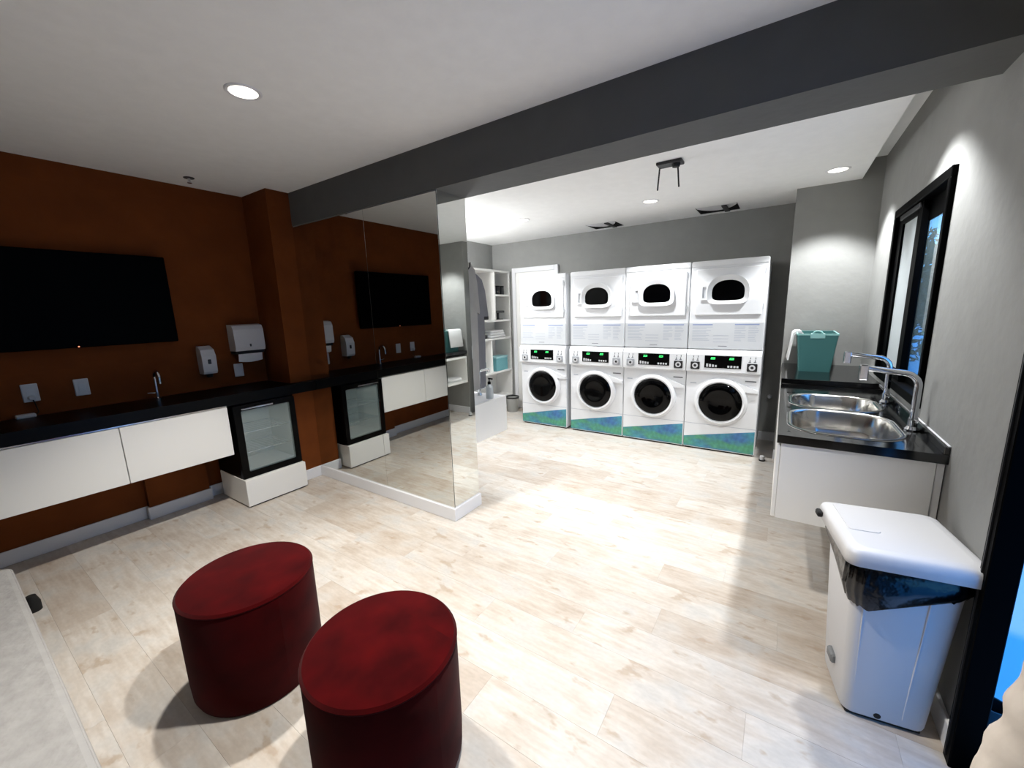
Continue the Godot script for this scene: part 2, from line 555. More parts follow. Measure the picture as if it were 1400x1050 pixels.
# ---------------------------------------------------------------- window and door
func build_openings() -> void:
	# window: black frame, a sliding sash with a pale frosted pane, a clear pane
	var w := Node3D.new()
	w.name = "window_1"
	w.set_meta("kind", "structure")
	w.set_meta("label", "black framed sliding window above the sink counter")
	w.set_meta("category", "window")
	add_child(w)
	var z0 := 0.727
	var z1 := 1.88
	var y0 := 1.02
	var y1 := 2.142
	var f := MB.new()
	var x0 := XR - 0.022
	var x1 := XR + 0.047
	f.box(V(x0, y1 - 0.05, z0), V(x1, y1, z1), 0.003).box(V(x0, y0, z0), V(x1, y0 + 0.05, z1), 0.003)
	f.box(V(x0, y0 + 0.05, z0), V(x1, y1 - 0.05, z0 + 0.05), 0.003).box(V(x0, y0 + 0.05, z1 - 0.035), V(x1, y1 - 0.05, z1), 0.003)
	part("frame", f, mats.frame_black, w)
	var zm := 1.30
	var s := part("sash", MB.new().box(V(XR + 0.0, y0 + 0.05, z0 + 0.05), V(XR + 0.03, y1 - 0.05, z0 + 0.16), 0.002).box(V(XR + 0.0, y0 + 0.05, zm - 0.05), V(XR + 0.03, y1 - 0.05, zm + 0.05), 0.002).box(V(XR, y0 + 0.05, z0 + 0.16), V(XR + 0.03, y0 + 0.11, zm - 0.05), 0.002).box(V(XR, y1 - 0.11, z0 + 0.16), V(XR + 0.03, y1 - 0.05, zm - 0.05), 0.002), mats.frame_black, w)
	part("pane", MB.new().box(V(XR + 0.012, y0 + 0.11, z0 + 0.16), V(XR + 0.018, y1 - 0.11, zm - 0.05)), mat("frosted", Color(0.72, 0.75, 0.76), 0.5), s, "pale frosted pane")
	part("head_rail", MB.new().box(V(XR - 0.012, y1 - 0.085, z0 + 0.13), V(XR + 0.0, y1 - 0.055, zm + 0.03), 0.003), mats.dark_plastic, w)
	var s2 := part("sash", MB.new().box(V(XR + 0.031, y0 + 0.05, zm - 0.03), V(XR + 0.043, y1 - 0.05, zm + 0.02), 0.002).box(V(XR + 0.031, y0 + 0.05, z1 - 0.05), V(XR + 0.043, y1 - 0.05, z1 - 0.035), 0.002).box(V(XR + 0.031, y0 + 0.05, zm + 0.02), V(XR + 0.043, y0 + 0.09, z1 - 0.05), 0.002).box(V(XR + 0.031, y1 - 0.16, zm + 0.02), V(XR + 0.043, y1 - 0.05, z1 - 0.05), 0.002), mats.frame_black, w)
	part("pane", MB.new().box(V(XR + 0.035, y0 + 0.09, zm + 0.02), V(XR + 0.04, y1 - 0.16, z1 - 0.05)), mats.glass, s2, "clear pane")
	# doorway: black frame, the door leaf slid open out of view
	var d := Node3D.new()
	d.name = "door_1"
	d.set_meta("kind", "structure")
	d.set_meta("label", "black door frame open to the blue terrace beside the bin")
	d.set_meta("category", "door")
	add_child(d)
	part("frame", MB.new().box(V(XR - 0.02, 0.0, 2.842), V(XR + 0.047, 2.15, 2.895), 0.003).box(V(XR - 0.02, 0, 3.90), V(XR + 0.047, 2.15, 3.95), 0.003).box(V(XR - 0.02, 2.10, 2.895), V(XR + 0.047, 2.15, 3.90), 0.003), mats.frame_black, d)
	part("threshold", MB.new().box(V(XR - 0.005, -0.02, 2.895), V(XR + 0.09, 0.012, 3.90), 0.003), mats.frame_black, d)
	part("track", MB.new().box(V(XR - 0.024, 0.02, 2.862), V(XR - 0.0195, 2.08, 2.868)), mats.dark_metal, d)
	# white door in the back wall, half behind the first machine
	var e := Node3D.new()
	e.name = "door_2"
	e.set_meta("kind", "structure")
	e.set_meta("label", "white door in the back wall, half hidden by the first machine")
	e.set_meta("category", "door")
	add_child(e)
	part("leaf", MB.new().box(V(-1.22, 0.01, ZB), V(-0.56, 2.10, ZB + 0.022), 0.003), mats.white_lacquer, e)
	part("frame", MB.new().box(V(-1.28, 0, ZB), V(-1.22, 2.17, ZB + 0.035), 0.004).box(V(-0.56, 0, ZB), V(-0.50, 2.17, ZB + 0.035), 0.004).box(V(-1.22, 2.10, ZB), V(-0.56, 2.17, ZB + 0.035), 0.004), mats.white_trim, e)

func build_mirrors() -> void:
	var zf := ZM
	var specs := [[XC + 0.002, -0.5215, "tall mirror panel next to the brown pillar, reflecting the fridge"], [-0.5195, XM - 0.001, "wide mirror panel reflecting the television and floating cabinet"]]
	for s in specs:
		var t := thing("wall_mirror_panel", s[2], "mirror", V((s[0] + s[1]) / 2, 0.1, zf - 0.006), 0.0, "mirrors on the short wall")
		var h: float = (s[1] - s[0]) / 2
		part("backing", MB.new().box(V(-h, 0.002, 0), V(h, HS - 0.112, 0.003)), mats.mirror_edge, t)
		part("silvered_glass", MB.new().box(V(-h, 0.002, 0.003), V(h, HS - 0.112, 0.006), 0.0006), mats.mirror, t)
	var t := thing("wall_mirror_panel", "narrow mirror strip on the wall end, reflecting the teal basket", "mirror", V(XM - 0.006, 0.1, (ZM + ZM2) / 2), 0.0, "mirrors on the short wall")
	part("backing", MB.new().box(V(0, 0.002, -0.147), V(0.003, HS - 0.102, 0.142)), mats.mirror_edge, t)
	part("silvered_glass", MB.new().box(V(0.003, 0.002, -0.147), V(0.006, HS - 0.102, 0.142), 0.0006), mats.mirror, t)

# ---------------------------------------------------------------- lamps
func downlight(at: Vector3, energy: float, label: String, group: String, col := Color(1.0, 0.96, 0.9), angle := 46.0, r := 0.062, lit := true) -> void:
	var t := thing("downlight", label, "lamp", at, 0.0, group)
	part("trim_ring", MB.new().lathe([Vector2(r, 0.0), Vector2(r, -0.004), Vector2(r + 0.012, -0.006), Vector2(r + 0.018, -0.002), Vector2(r + 0.018, 0.0)], 32), mats.white_trim, t)
	part("diffuser", MB.new().lathe([Vector2(0.0, -0.003), Vector2(r, -0.003), Vector2(r, 0.0), Vector2(0, 0.0)], 32), mats.lamp_white if lit else mats.white_plastic, t)
	if lit:
		var l := SpotLight3D.new()
		l.name = "light"
		t.add_child(l)
		l.position = V(0, -0.012, 0)
		l.rotation.x = -PI / 2
		l.light_color = col
		l.light_energy = energy
		l.light_size = 0.05
		l.spot_angle = angle
		l.spot_angle_attenuation = 0.45
		l.spot_range = 12.0
		l.spot_attenuation = 2.0
		l.shadow_enabled = true

func build_lights() -> void:
	var warm := Color(1.0, 0.985, 0.955)
	var cool := Color(0.985, 0.995, 1.0)
	downlight(V(-0.04, HC, 3.507), 7.0, "round glowing downlight in the lounge ceiling", "lounge downlights", warm)
	downlight(V(1.36, HC, 3.45), 7.0, "round downlight in the lounge ceiling above the nearer red stool", "lounge downlights", warm)
	var where := ["above the gap between the first two machines", "above the third machine", "above the teal basket"]
	var where2 := ["behind the beam near the clothes rail", "behind the beam in the middle of the laundry", "behind the beam above the sinks"]
	for i in 3:
		var x: float = [-0.32, 1.046, 2.464][i]
		var wide: float = [46.0, 46.0, 50.0][i]
		downlight(V(x, HL, [0.55, 0.41, 0.395][i]), [3.4, 3.4, 4.3][i], "round downlight " + where[i], "laundry downlights", cool, wide)
		downlight(V(x, HL, [1.82, 1.82, 1.74][i]), [1.8, 0.8, 3.9][i], "round downlight " + where2[i], "laundry downlights", cool, wide + (6.0 if i == 2 else 0.0))
	# opal globe lamp behind the mirror wall, lighting the shelf corner
	var g := thing("globe_lamp", "white globe pendant lamp behind the mirror wall", "lamp", V(-1.30, HL, 1.05))
	part("canopy", MB.new().lathe([Vector2(0, -0.02), Vector2(0.05, -0.02), Vector2(0.055, 0), Vector2(0, 0)], 24), mats.white_trim, g)
	part("cord", MB.new().tube([V(0, -0.02, 0), V(0, -0.336, 0)], 0.004, 8), mats.white_trim, g)
	var gp := []
	for k in 13:
		var a := -PI / 2 + PI * k / 12.0
		gp.append(Vector2(cos(a) * 0.085, -0.42 + sin(a) * 0.085))
	part("globe", MB.new().lathe(gp, 24), mats.lamp_white, g)
	var o := OmniLight3D.new()
	o.name = "light"
	g.add_child(o)
	o.position = V(0, -0.42, 0)
	o.light_color = cool
	o.light_energy = 1.9
	o.light_size = 0.08
	o.omni_range = 12.0
	o.omni_attenuation = 2.0
	o.shadow_enabled = true

# ---------------------------------------------------------------- machines
func dloop(cx: float, yb: float, w: float, h: float, n := 40) -> Array:
	var out := []
	var cy := yb + h * 0.42
	for i in n:
		var a := TAU * i / n
		var c := cos(a)
		var s := sin(a)
		var e := 2.0 / (2.3 if s > 0 else 4.5)
		var ry := h * 0.58 if s > 0 else h * 0.42
		out.append(Vector2(cx + signf(c) * pow(absf(c), e) * w / 2, cy + signf(s) * pow(absf(s), e) * ry))
	return out

func graphic_material() -> StandardMaterial3D:
	var w := 256
	var h := 96
	var n1 := noise(51, 0.010, 3)
	var n2 := noise(52, 0.05, 3)
	var im := Image.create(w, h, false, Image.FORMAT_RGB8)
	var blue := Color(0.26, 0.45, 0.66)
	var teal := Color(0.28, 0.56, 0.64)
	var green := Color(0.32, 0.60, 0.47)
	for y in h:
		for x in w:
			var v := float(y) / h
			# a green band runs through the middle of the blue print, its edges ragged
			var n := n1.get_noise_2d(x, y * 2.0)
			var band := 1.0 - clampf(absf(v - 0.62 + 0.12 * sin(x * 0.02)) * 3.2 - n * 0.9, 0, 1)
			var c := blue.lerp(teal, clampf(0.5 + n1.get_noise_2d(x + 500, y) * 1.2, 0, 1))
			c = c.lerp(green, band)
			c = c * (1.0 + n2.get_noise_2d(x, y) * 0.12)
			im.set_pixel(x, y, c)
	var m := mat("graphic", Color.WHITE, 0.45)
	m.albedo_texture = ImageTexture.create_from_image(im)
	return m

func make_machine() -> Node3D:
	var W := 0.686
	var t := thing("washer_dryer_stack", "", "washing machine")
	part("plinth", MB.new().box(V(0.02, 0, -0.62), V(W - 0.02, 0.02, -0.02)), mats.black_matte, t)
	part("washer_body", MB.new().box(V(0.003, 0.016, -0.655), V(W - 0.003, 1.088, 0), 0.006), mats.appliance, t)
	part("dryer_body", MB.new().box(V(0.003, 1.093, -0.655), V(W - 0.003, 1.986, 0), 0.01), mats.appliance, t)
	part("top_trim", MB.new().box(V(0.006, 1.93, 0), V(W - 0.006, 1.98, 0.006), 0.004), mats.appliance, t)
	# dryer door
	var d := part("dryer_door", MB.new().box(V(0.052, 1.445, 0), V(0.652, 1.905, 0.018), 0.009), mats.appliance, t)
	part("window_ring", MB.new().ring(dloop(0.352, 1.553, 0.372, 0.282), dloop(0.352, 1.588, 0.288, 0.198), 0.016, 0.05, 0.032), mats.appliance, d)
	part("window_glass", MB.new().prism(PackedVector2Array(dloop(0.352, 1.584, 0.294, 0.206)), 0.017, 0.03), mats.door_glass, d)
	var hd := part("handle", MB.new().ring(rrect(0.132, 1.675, 0.075, 0.155, 0.012), rrect(0.138, 1.672, 0.034, 0.112, 0.006), 0.016, 0.034), mats.appliance, d)
	part("grip", MB.new().box(V(0.117, 1.612, 0.016), V(0.157, 1.732, 0.021), 0.002), mats.appliance_grey, hd)
	for y in [1.50, 1.83]:
		part("hinge", MB.new().box(V(0.655, y, 0), V(0.662, y + 0.05, 0.012), 0.002), mats.appliance_grey, t)
	# instruction panel with rows of print
	var ip := part("instruction_panel", MB.new().box(V(0.008, 1.102, 0), V(W - 0.008, 1.372, 0.006), 0.003), mats.appliance_grey, t)
	part("heading_print", MB.new().box(V(0.04, 1.343, 0.006), V(0.23, 1.355, 0.0068)), mats.print_blue, ip)
	part("heading_print", MB.new().box(V(0.43, 1.343, 0.006), V(0.64, 1.355, 0.0068)), mats.print_blue, ip)
	var tp := MB.new()
	var r := RandomNumberGenerator.new()
	r.seed = 4
	for col in [[0.04, 0.2], [0.43, 0.1], [0.55, 0.09]]:
		for k in 9:
			var y := 1.322 - k * 0.017
			tp.box(V(col[0], y, 0.006), V(col[0] + col[1] * r.randf_range(0.55, 1.0), y + 0.006, 0.0066))
	for k in 3:
		tp.box(V(0.24, 1.235 - k * 0.032, 0.006), V(0.38, 1.241 - k * 0.032, 0.0066))
	part("text_print", tp, mats.print_grey, ip).set_meta("kind", "stuff")
	part("maker_print", MB.new().box(V(0.29, 1.128, 0.006), V(0.37, 1.134, 0.0066)), mats.print_dark, ip)
	# control panel, leaning out over the washer door
	var xf := Transform3D(Basis(Vector3(0, 0, -1), Vector3(0, 1, 0), Vector3(1, 0, 0)), V(0.004, 0, 0))
	var prof := PackedVector2Array([Vector2(0.002, 0.862), Vector2(-0.034, 0.862), Vector2(-0.04, 0.87), Vector2(-0.04, 1.045), Vector2(-0.006, 1.09), Vector2(0.002, 1.09)])
	var cp := part("control_panel", MB.new().prism(prof, 0.0, W - 0.008, xf), mats.appliance, t)
	var ds := part("display", MB.new().box(V(0.178, 0.908, 0.039), V(0.515, 1.036, 0.0445), 0.002), mats.black, cp)
	for gx in [0.235, 0.405]:
		var g := MB.new()
		g.box(V(gx, 0.998, 0.0444), V(gx + 0.034, 1.004, 0.0452)).box(V(gx + 0.006, 1.012, 0.0444), V(gx + 0.042, 1.018, 0.0452))
		g.box(V(gx + 0.036, 0.998, 0.0444), V(gx + 0.041, 1.018, 0.0452)).box(V(gx + 0.004, 0.998, 0.0444), V(gx + 0.009, 1.018, 0.0452))
		part("digits", g, mats.led_green, ds)
	for k in 4:
		part("button", MB.new().box(V(0.196 + k * 0.027, 0.918, 0.044), V(0.214 + k * 0.027, 0.952 - 0.004 * k, 0.047), 0.002), mats.white_plastic, ds)
		part("button", MB.new().box(V(0.392 + k * 0.027, 0.918, 0.044), V(0.410 + k * 0.027, 0.938, 0.047), 0.002), mats.white_plastic, ds)
	for kx in [0.09, 0.608]:
		var kn := part("coin_lock", MB.new().prism(PackedVector2Array(rrect(kx, 0.928, 0.088, 0.078, 0.008)), 0.038, 0.048), mats.grey_plastic, cp)
		part("dial", MB.new().ring(circle(kx, 0.928, 0.028, 24), circle(kx, 0.928, 0.014, 24), 0.047, 0.056), mats.white_plastic, kn)
		part("keyhole", MB.new().prism(PackedVector2Array(circle(kx, 0.928, 0.014, 16)), 0.046, 0.051), mats.dark_plastic, kn)
		for s in [-1, 1]:
			var ic := MB.new()
			ic.box(V(kx + s * 0.022 - 0.004, 0.985, 0.0398), V(kx + s * 0.022 + 0.004, 1.005, 0.041)).box(V(kx + s * 0.022 - 0.012, 0.978, 0.0398), V(kx + s * 0.022 + 0.01, 0.985, 0.041)).box(V(kx + s * 0.022, 1.012, 0.0398), V(kx + s * 0.022 + 0.007, 1.03, 0.041))
			part("icon_print", ic, mats.print_dark, cp)
	# washer door with its sweeping surround
	var c := Vector2(0.343, 0.55)
	var sw := PackedVector2Array()
	for k in 13:
		var a := lerpf(PI * 1.06, PI * 0.56, k / 12.0)
		sw.append(c + Vector2(cos(a) * 0.285, sin(a) * 0.252))
	sw.append(Vector2(0.42, 0.792)); sw.append(Vector2(0.672, 0.695)); sw.append(Vector2(0.672, 0.668)); sw.append(Vector2(0.565, 0.672))
	for k in 15:
		var a := lerpf(PI * 0.12, PI * 1.06, k / 14.0)
		sw.append(c + Vector2(cos(a), sin(a)) * 0.222)
	part("arched_surround", MB.new().prism(sw, 0.0, 0.022), mats.appliance, t)
	var wd := part("washer_door", MB.new().lathe([Vector2(0.200, 0.0), Vector2(0.206, 0.04), Vector2(0.222, 0.046), Vector2(0.244, 0.03), Vector2(0.252, 0.0)], 40, Transform3D(Basis(V(1, 0, 0), V(0, 0, 1), V(0, -1, 0)), V(c.x, c.y, 0))), mats.appliance, t)
	part("porthole_glass", MB.new().lathe([Vector2(0.201, 0.032), Vector2(0.175, 0.05), Vector2(0.145, 0.058), Vector2(0.12, 0.058), Vector2(0.10, 0.052), Vector2(0.06, 0.047), Vector2(0.0, 0.045)], 40, Transform3D(Basis(V(1, 0, 0), V(0, 0, 1), V(0, -1, 0)), V(c.x, c.y, 0))), mats.door_glass, wd)
	part("door_panel_edge", MB.new().box(V(0.676, 0.42, 0), V(0.681, 0.66, 0.004)), mats.appliance_grey, t)
	part("name_print", MB.new().box(V(0.555, 0.775, 0.0), V(0.652, 0.788, 0.002)), mats.print_dark, t)
	part("model_print", MB.new().box(V(0.045, 0.728, 0.0), V(0.105, 0.738, 0.002)), mats.print_grey, t)
	part("panel_groove", MB.new().box(V(0.004, 0.287, 0), V(0.682, 0.291, 0.0012)), mats.print_grey, t)
	# printed kick panel, its upper edge slanting
	var gm := graphic_material()
	var st := SurfaceTool.new()
	st.begin(Mesh.PRIMITIVE_TRIANGLES)
	var q := [Vector2(0.006, 0.026), Vector2(0.674, 0.026), Vector2(0.674, 0.266), Vector2(0.006, 0.134)]
	for tr in [[0, 2, 1], [0, 3, 2]]:
		for k in tr:
			st.set_uv(Vector2(q[k].x / 0.686, 1.0 - q[k].y / 0.27))
			st.set_normal(Vector3.BACK)
			st.add_vertex(V(q[k].x, q[k].y, 0.003))
	for i in 4:
		var a: Vector2 = q[i]
		var b: Vector2 = q[(i + 1) % 4]
		var nn := V((b - a).y, -(b - a).x, 0).normalized()
		for pz in [[a, 0.0], [b, 0.003], [b, 0.0], [a, 0.0], [a, 0.003], [b, 0.003]]:
			st.set_uv(Vector2(pz[0].x / 0.686, 1.0 - pz[0].y / 0.27))
			st.set_normal(nn)
			st.add_vertex(V(pz[0].x, pz[0].y, pz[1]))
	var gmesh := st.commit()
	gmesh.surface_set_material(0, gm)
	inst("printed_kick_panel", gmesh, t, "blue and green printed strip with a slanting top")
	return t

func build_machines() -> void:
	var labels := ["white stacked washer and dryer at the left end, standing slightly apart", "white stacked washer and dryer, second from the left", "white stacked washer and dryer, third from the left", "white stacked washer and dryer at the right end of the row"]
	var xs := [-0.739, 0.0, 0.686, 1.372]
	var dark := [[false, false], [false, false], [false, true], [true, true]]
	var m0 := make_machine()
	for i in 4:
		var m: Node3D = m0
		if i > 0:
			m = m0.duplicate()
			m.name = numbered("washer_dryer_stack")
			add_child(m)
		m.position = V(xs[i], 0, 0)
		tag(m, labels[i], "washing machine", "stacked washers and dryers")
	for i in 4:
		var m := get_node("washer_dryer_stack" if i == 0 else "washer_dryer_stack_%03d" % i)
		var k := 0
		for o in m.get_node("control_panel").get_children():
			if String(o.name).begins_with("coin_lock"):
				(o as MeshInstance3D).material_override = mats.dark_plastic if dark[i][k] else mat("pale_plastic", Color(0.66, 0.67, 0.69), 0.4)
				k += 1

# ---------------------------------------------------------------- bar along the brown wall
func build_left_bar() -> void:
	# worktop running past the pillar to the mirror
	var xf := -1.445
	var poly := PackedVector2Array([Vector2(XL, 2.7175), Vector2(XC, 2.7175), Vector2(XC, ZM + 0.002), Vector2(xf, ZM + 0.002), Vector2(xf, 5.2), Vector2(XL, 5.2)])
	var w := thing("bar_counter", "long black stone counter along the brown wall", "counter", V(-1.7, 0.87, 3.8))
	part("slab", MB.new().prism(poly, 0.0, 0.088, Transform3D(Basis(V(1, 0, 0), V(0, 0, 1), V(0, 1, 0)), V(1.7, 0, -3.8))), mats.bar_stone, w)
	part("edge_strip", MB.new().box(V(xf + 1.7 - 0.004, -0.001, 3.28 - 3.8), V(xf + 1.7 + 0.002, 0.007, 5.2 - 3.8)), mats.steel, w)
	# floating cabinets
	var labels := ["white floating cabinet beside the glass fridge", "white floating cabinet farther from the fridge, cut by the frame edge"]
	for i in 2:
		var z0: float = [3.276, 3.919][i]
		var z1: float = [3.917, 4.56][i]
		var c := thing("floating_cabinet", labels[i], "cabinet", V(XL, 0.467, (z0 + z1) / 2), 0.0, "floating cabinets")
		var h := (z1 - z0) / 2
		var zlo := -h
		# the carcass stops short of the low pier behind it
		part("carcass", MB.new().box(V(0.0 if i == 1 else 0.06, 0, zlo), V(0.477, 0.40, h), 0.002), mats.white_lacquer, c)
		part("door", MB.new().box(V(0.479, 0.001, zlo + 0.0015), V(0.499, 0.397, h - 0.0015), 0.002), mats.white_lacquer, c)
	# fridge plinth box
	var b := thing("fridge_plinth", "low white box under the black glass-door fridge", "box", V(-1.66, 0, 3.005))
	part("box", MB.new().box(V(-0.2, 0.012, -0.252), V(0.283, 0.24, 0.252), 0.002), mats.white_lacquer, b)
	part("recessed_base", MB.new().box(V(-0.18, 0, -0.235), V(0.268, 0.012, 0.235)), mats.black_matte, b)
	# fridge
	var f := thing("glass_door_fridge", "small black fridge with a glass door on a white box", "fridge", V(-1.66, 0.241, 3.005))
	var D := 0.245
	var sh := MB.new()
	sh.box(V(-0.22, 0, -0.246), V(D - 0.04, 0.62, -0.216)).box(V(-0.22, 0, 0.216), V(D - 0.04, 0.62, 0.246))
	sh.box(V(-0.22, 0, -0.216), V(D - 0.04, 0.05, 0.216)).box(V(-0.22, 0.585, -0.216), V(D - 0.04, 0.62, 0.216)).box(V(-0.22, 0.05, -0.216), V(-0.19, 0.585, 0.216))
	part("shell", sh, mats.black, f)
	var ln := MB.new()
	ln.box(V(-0.19, 0.05, -0.216), V(-0.185, 0.585, 0.216)).box(V(-0.185, 0.05, -0.216), V(D - 0.05, 0.054, 0.216)).box(V(-0.185, 0.05, -0.216), V(D - 0.05, 0.585, -0.212)).box(V(-0.185, 0.05, 0.212), V(D - 0.05, 0.585, 0.216)).box(V(-0.185, 0.581, -0.216), V(D - 0.05, 0.585, 0.216))
	part("lining", ln, mat("lining", Color(0.52, 0.54, 0.545), 0.4), f)
	for y in [0.2, 0.37]:
		var s := MB.new()
		for k in 12: s.tube([V(-0.18, y, -0.2 + k * 0.0364), V(D - 0.07, y, -0.2 + k * 0.0364)], 0.0025, 5)
		s.tube([V(-0.18, y, -0.208), V(-0.18, y, 0.208)], 0.004, 6).tube([V(D - 0.07, y, -0.208), V(D - 0.07, y, 0.208)], 0.004, 6)
		part("wire_shelf", s, mats.chrome, f)
	var d := part("door", MB.new().ring(rrect(0, 0.311, 0.492, 0.62, 0.006, 2), rrect(0.004, 0.315, 0.392, 0.52, 0.01, 2), 0.0, 0.036, INF, Transform3D(Basis(V(0, 0, -1), V(0, 1, 0), V(1, 0, 0)), V(D - 0.036, 0, 0))), mats.black, f)
	var pm := mat("fridge_glass", Color(0.8, 0.9, 0.9, 0.12), 0.03)
	pm.transparency = BaseMaterial3D.TRANSPARENCY_ALPHA
	part("pane", MB.new().box(V(D - 0.012, 0.055, -0.198), V(D - 0.007, 0.575, 0.196)), pm, d, "glass pane")
	part("handle", MB.new().box(V(D, 0.583, -0.06), V(D + 0.012, 0.596, 0.19), 0.003), mats.chrome, d, "chrome handle strip")
	# television
	var tv := thing("television", "large black wall-mounted television on the brown wall", "television", V(-1.90, 1.395, 3.95))
	part("bezel", MB.new().box(V(0.0, 0, -0.565), V(0.045, 0.652, 0.565), 0.006), mats.screen, tv)
	part("screen", MB.new().box(V(0.045, 0.022, -0.55), V(0.047, 0.638, 0.55)), mats.screen, tv)
	part("standby_light", MB.new().box(V(0.045, 0.003, -0.004), V(0.049, 0.011, 0.004), 0.001), glow("standby", Color(1.0, 0.55, 0.4), 2.0), tv)
	part("wall_bracket", MB.new().box(V(-0.041, 0.2, -0.2), V(0.0, 0.45, 0.2), 0.003), mats.black_matte, tv)
	# soap dispenser
	var s := thing("soap_dispenser", "white wall soap dispenser above the bar counter", "dispenser", V(XL, 1.10, 3.205))
	var loops := []
	for e in [[0.0, 0.085, 0.10], [0.02, 0.10, 0.102], [0.15, 0.105, 0.104], [0.205, 0.085, 0.10], [0.235, 0.03, 0.09]]:
		loops.append([V(0, e[0], -e[2] / 2), V(e[1], e[0], -e[2] / 2), V(e[1], e[0], e[2] / 2), V(0, e[0], e[2] / 2)])
	part("shell", MB.new().loft(loops, true, true), mats.white_plastic, s)
	part("level_window", MB.new().box(V(0.1, 0.085, -0.012), V(0.108, 0.125, 0.012), 0.003), mats.dark_plastic, s)
	part("nozzle", MB.new().lathe([Vector2(0, -0.03), Vector2(0.018, -0.03), Vector2(0.028, 0.0), Vector2(0, 0.0)], 16, Transform3D(Basis(), V(0.06, 0, 0))), mats.black_matte, s)
	# towel dispenser
	var tw := thing("paper_towel_dispenser", "white paper towel dispenser on the brown wall with a sheet hanging", "dispenser", V(XL, 1.27, 2.875))
	loops = []
	for e in [[0.0, 0.115], [0.03, 0.125], [0.19, 0.12], [0.225, 0.10], [0.235, 0.05]]:
		loops.append([V(0, e[0], -0.125), V(e[1], e[0], -0.125), V(e[1], e[0], 0.125), V(0, e[0], 0.125)])
	part("cover", MB.new().loft(loops, true, true), mats.white_plastic, tw)
	part("lock", MB.new().box(V(0.118, 0.035, -0.008), V(0.127, 0.06, 0.008), 0.003), mats.dark_plastic, tw)
	part("outlet_lip", MB.new().box(V(0.0, -0.028, -0.12), V(0.105, 0.0, 0.12), 0.004), mats.black_matte, tw)
	var sheet := MB.new()
	var sp := PackedVector2Array()
	for k in 9: sp.append(Vector2(lerpf(-0.1, 0.1, k / 8.0), -0.075 - 0.012 * sin(PI * k / 8.0)))
	sp.append(Vector2(0.1, -0.005)); sp.append(Vector2(-0.1, -0.005))
	sheet.prism(sp, 0.0, 0.004, Transform3D(Basis(V(0, 0, -1), V(0.15, 1, 0), V(1, 0, 0)), V(0.095, -0.02, 0)))
	part("paper_sheet", sheet, mats.towel, tw)
	# outlets
	var ol := ["white wall outlet below the paper towel dispenser", "white wall outlet below the television standby light", "white wall outlet with a plug near the frame's left edge"]
	for i in 3:
		var o := thing("wall_outlet", ol[i], "outlet", V(XL, [1.092, 1.112, 1.115][i], [2.955, 3.967, 4.208][i]), 0.0, "wall outlets above the bar")
		part("plate", MB.new().box(V(0, -0.06, -0.038), V(0.009, 0.06, 0.038), 0.004), mats.white_plastic, o)
		part("socket", MB.new().box(V(0.009, -0.025, -0.018), V(0.0105, 0.025, 0.018), 0.0005), mats.appliance_grey, o)
		if i == 2:
			part("plug", MB.new().box(V(0.01, -0.045, -0.016), V(0.04, -0.02, 0.016), 0.005), mats.white_plastic, o)
	# small faucet
	var fc := thing("bar_faucet", "slim chrome faucet on the bar counter", "faucet", V(-1.84, 0.958, 3.585))
	part("base", MB.new().lathe([Vector2(0, 0), Vector2(0.026, 0), Vector2(0.026, 0.008), Vector2(0.016, 0.014), Vector2(0, 0.014)], 20), mats.chrome, fc)
	var pts := [V(0, 0.01, 0), V(0, 0.16, 0)]
	for k in 9:
		var a := PI - PI * k / 8.0
		pts.append(V(0.055 + cos(a) * 0.055, 0.17 + sin(a) * 0.055, 0))
	pts.append(V(0.11, 0.13, 0))
	part("spout", MB.new().tube(pts, 0.010, 10), mats.chrome, fc)
	part("lever", MB.new().tube([V(0, 0.05, 0.012), V(0, 0.055, 0.06)], 0.005, 8), mats.chrome, fc)
	# small white box on the counter
	var wb := thing("small_box", "small white box lying on the bar counter by the wall", "box", V(-1.905, 0.958, 4.255))
	part("case", MB.new().box(V(-0.025, 0, -0.045), V(0.025, 0.026, 0.045), 0.006), mats.white_plastic, wb)
	part("cable", MB.new().tube([V(0.01, 0.014, -0.045), V(0.0, 0.03, -0.06), V(-0.02, 0.09, -0.055), V(-0.02, 0.11, -0.05)], 0.003, 6), mats.black_matte, wb)

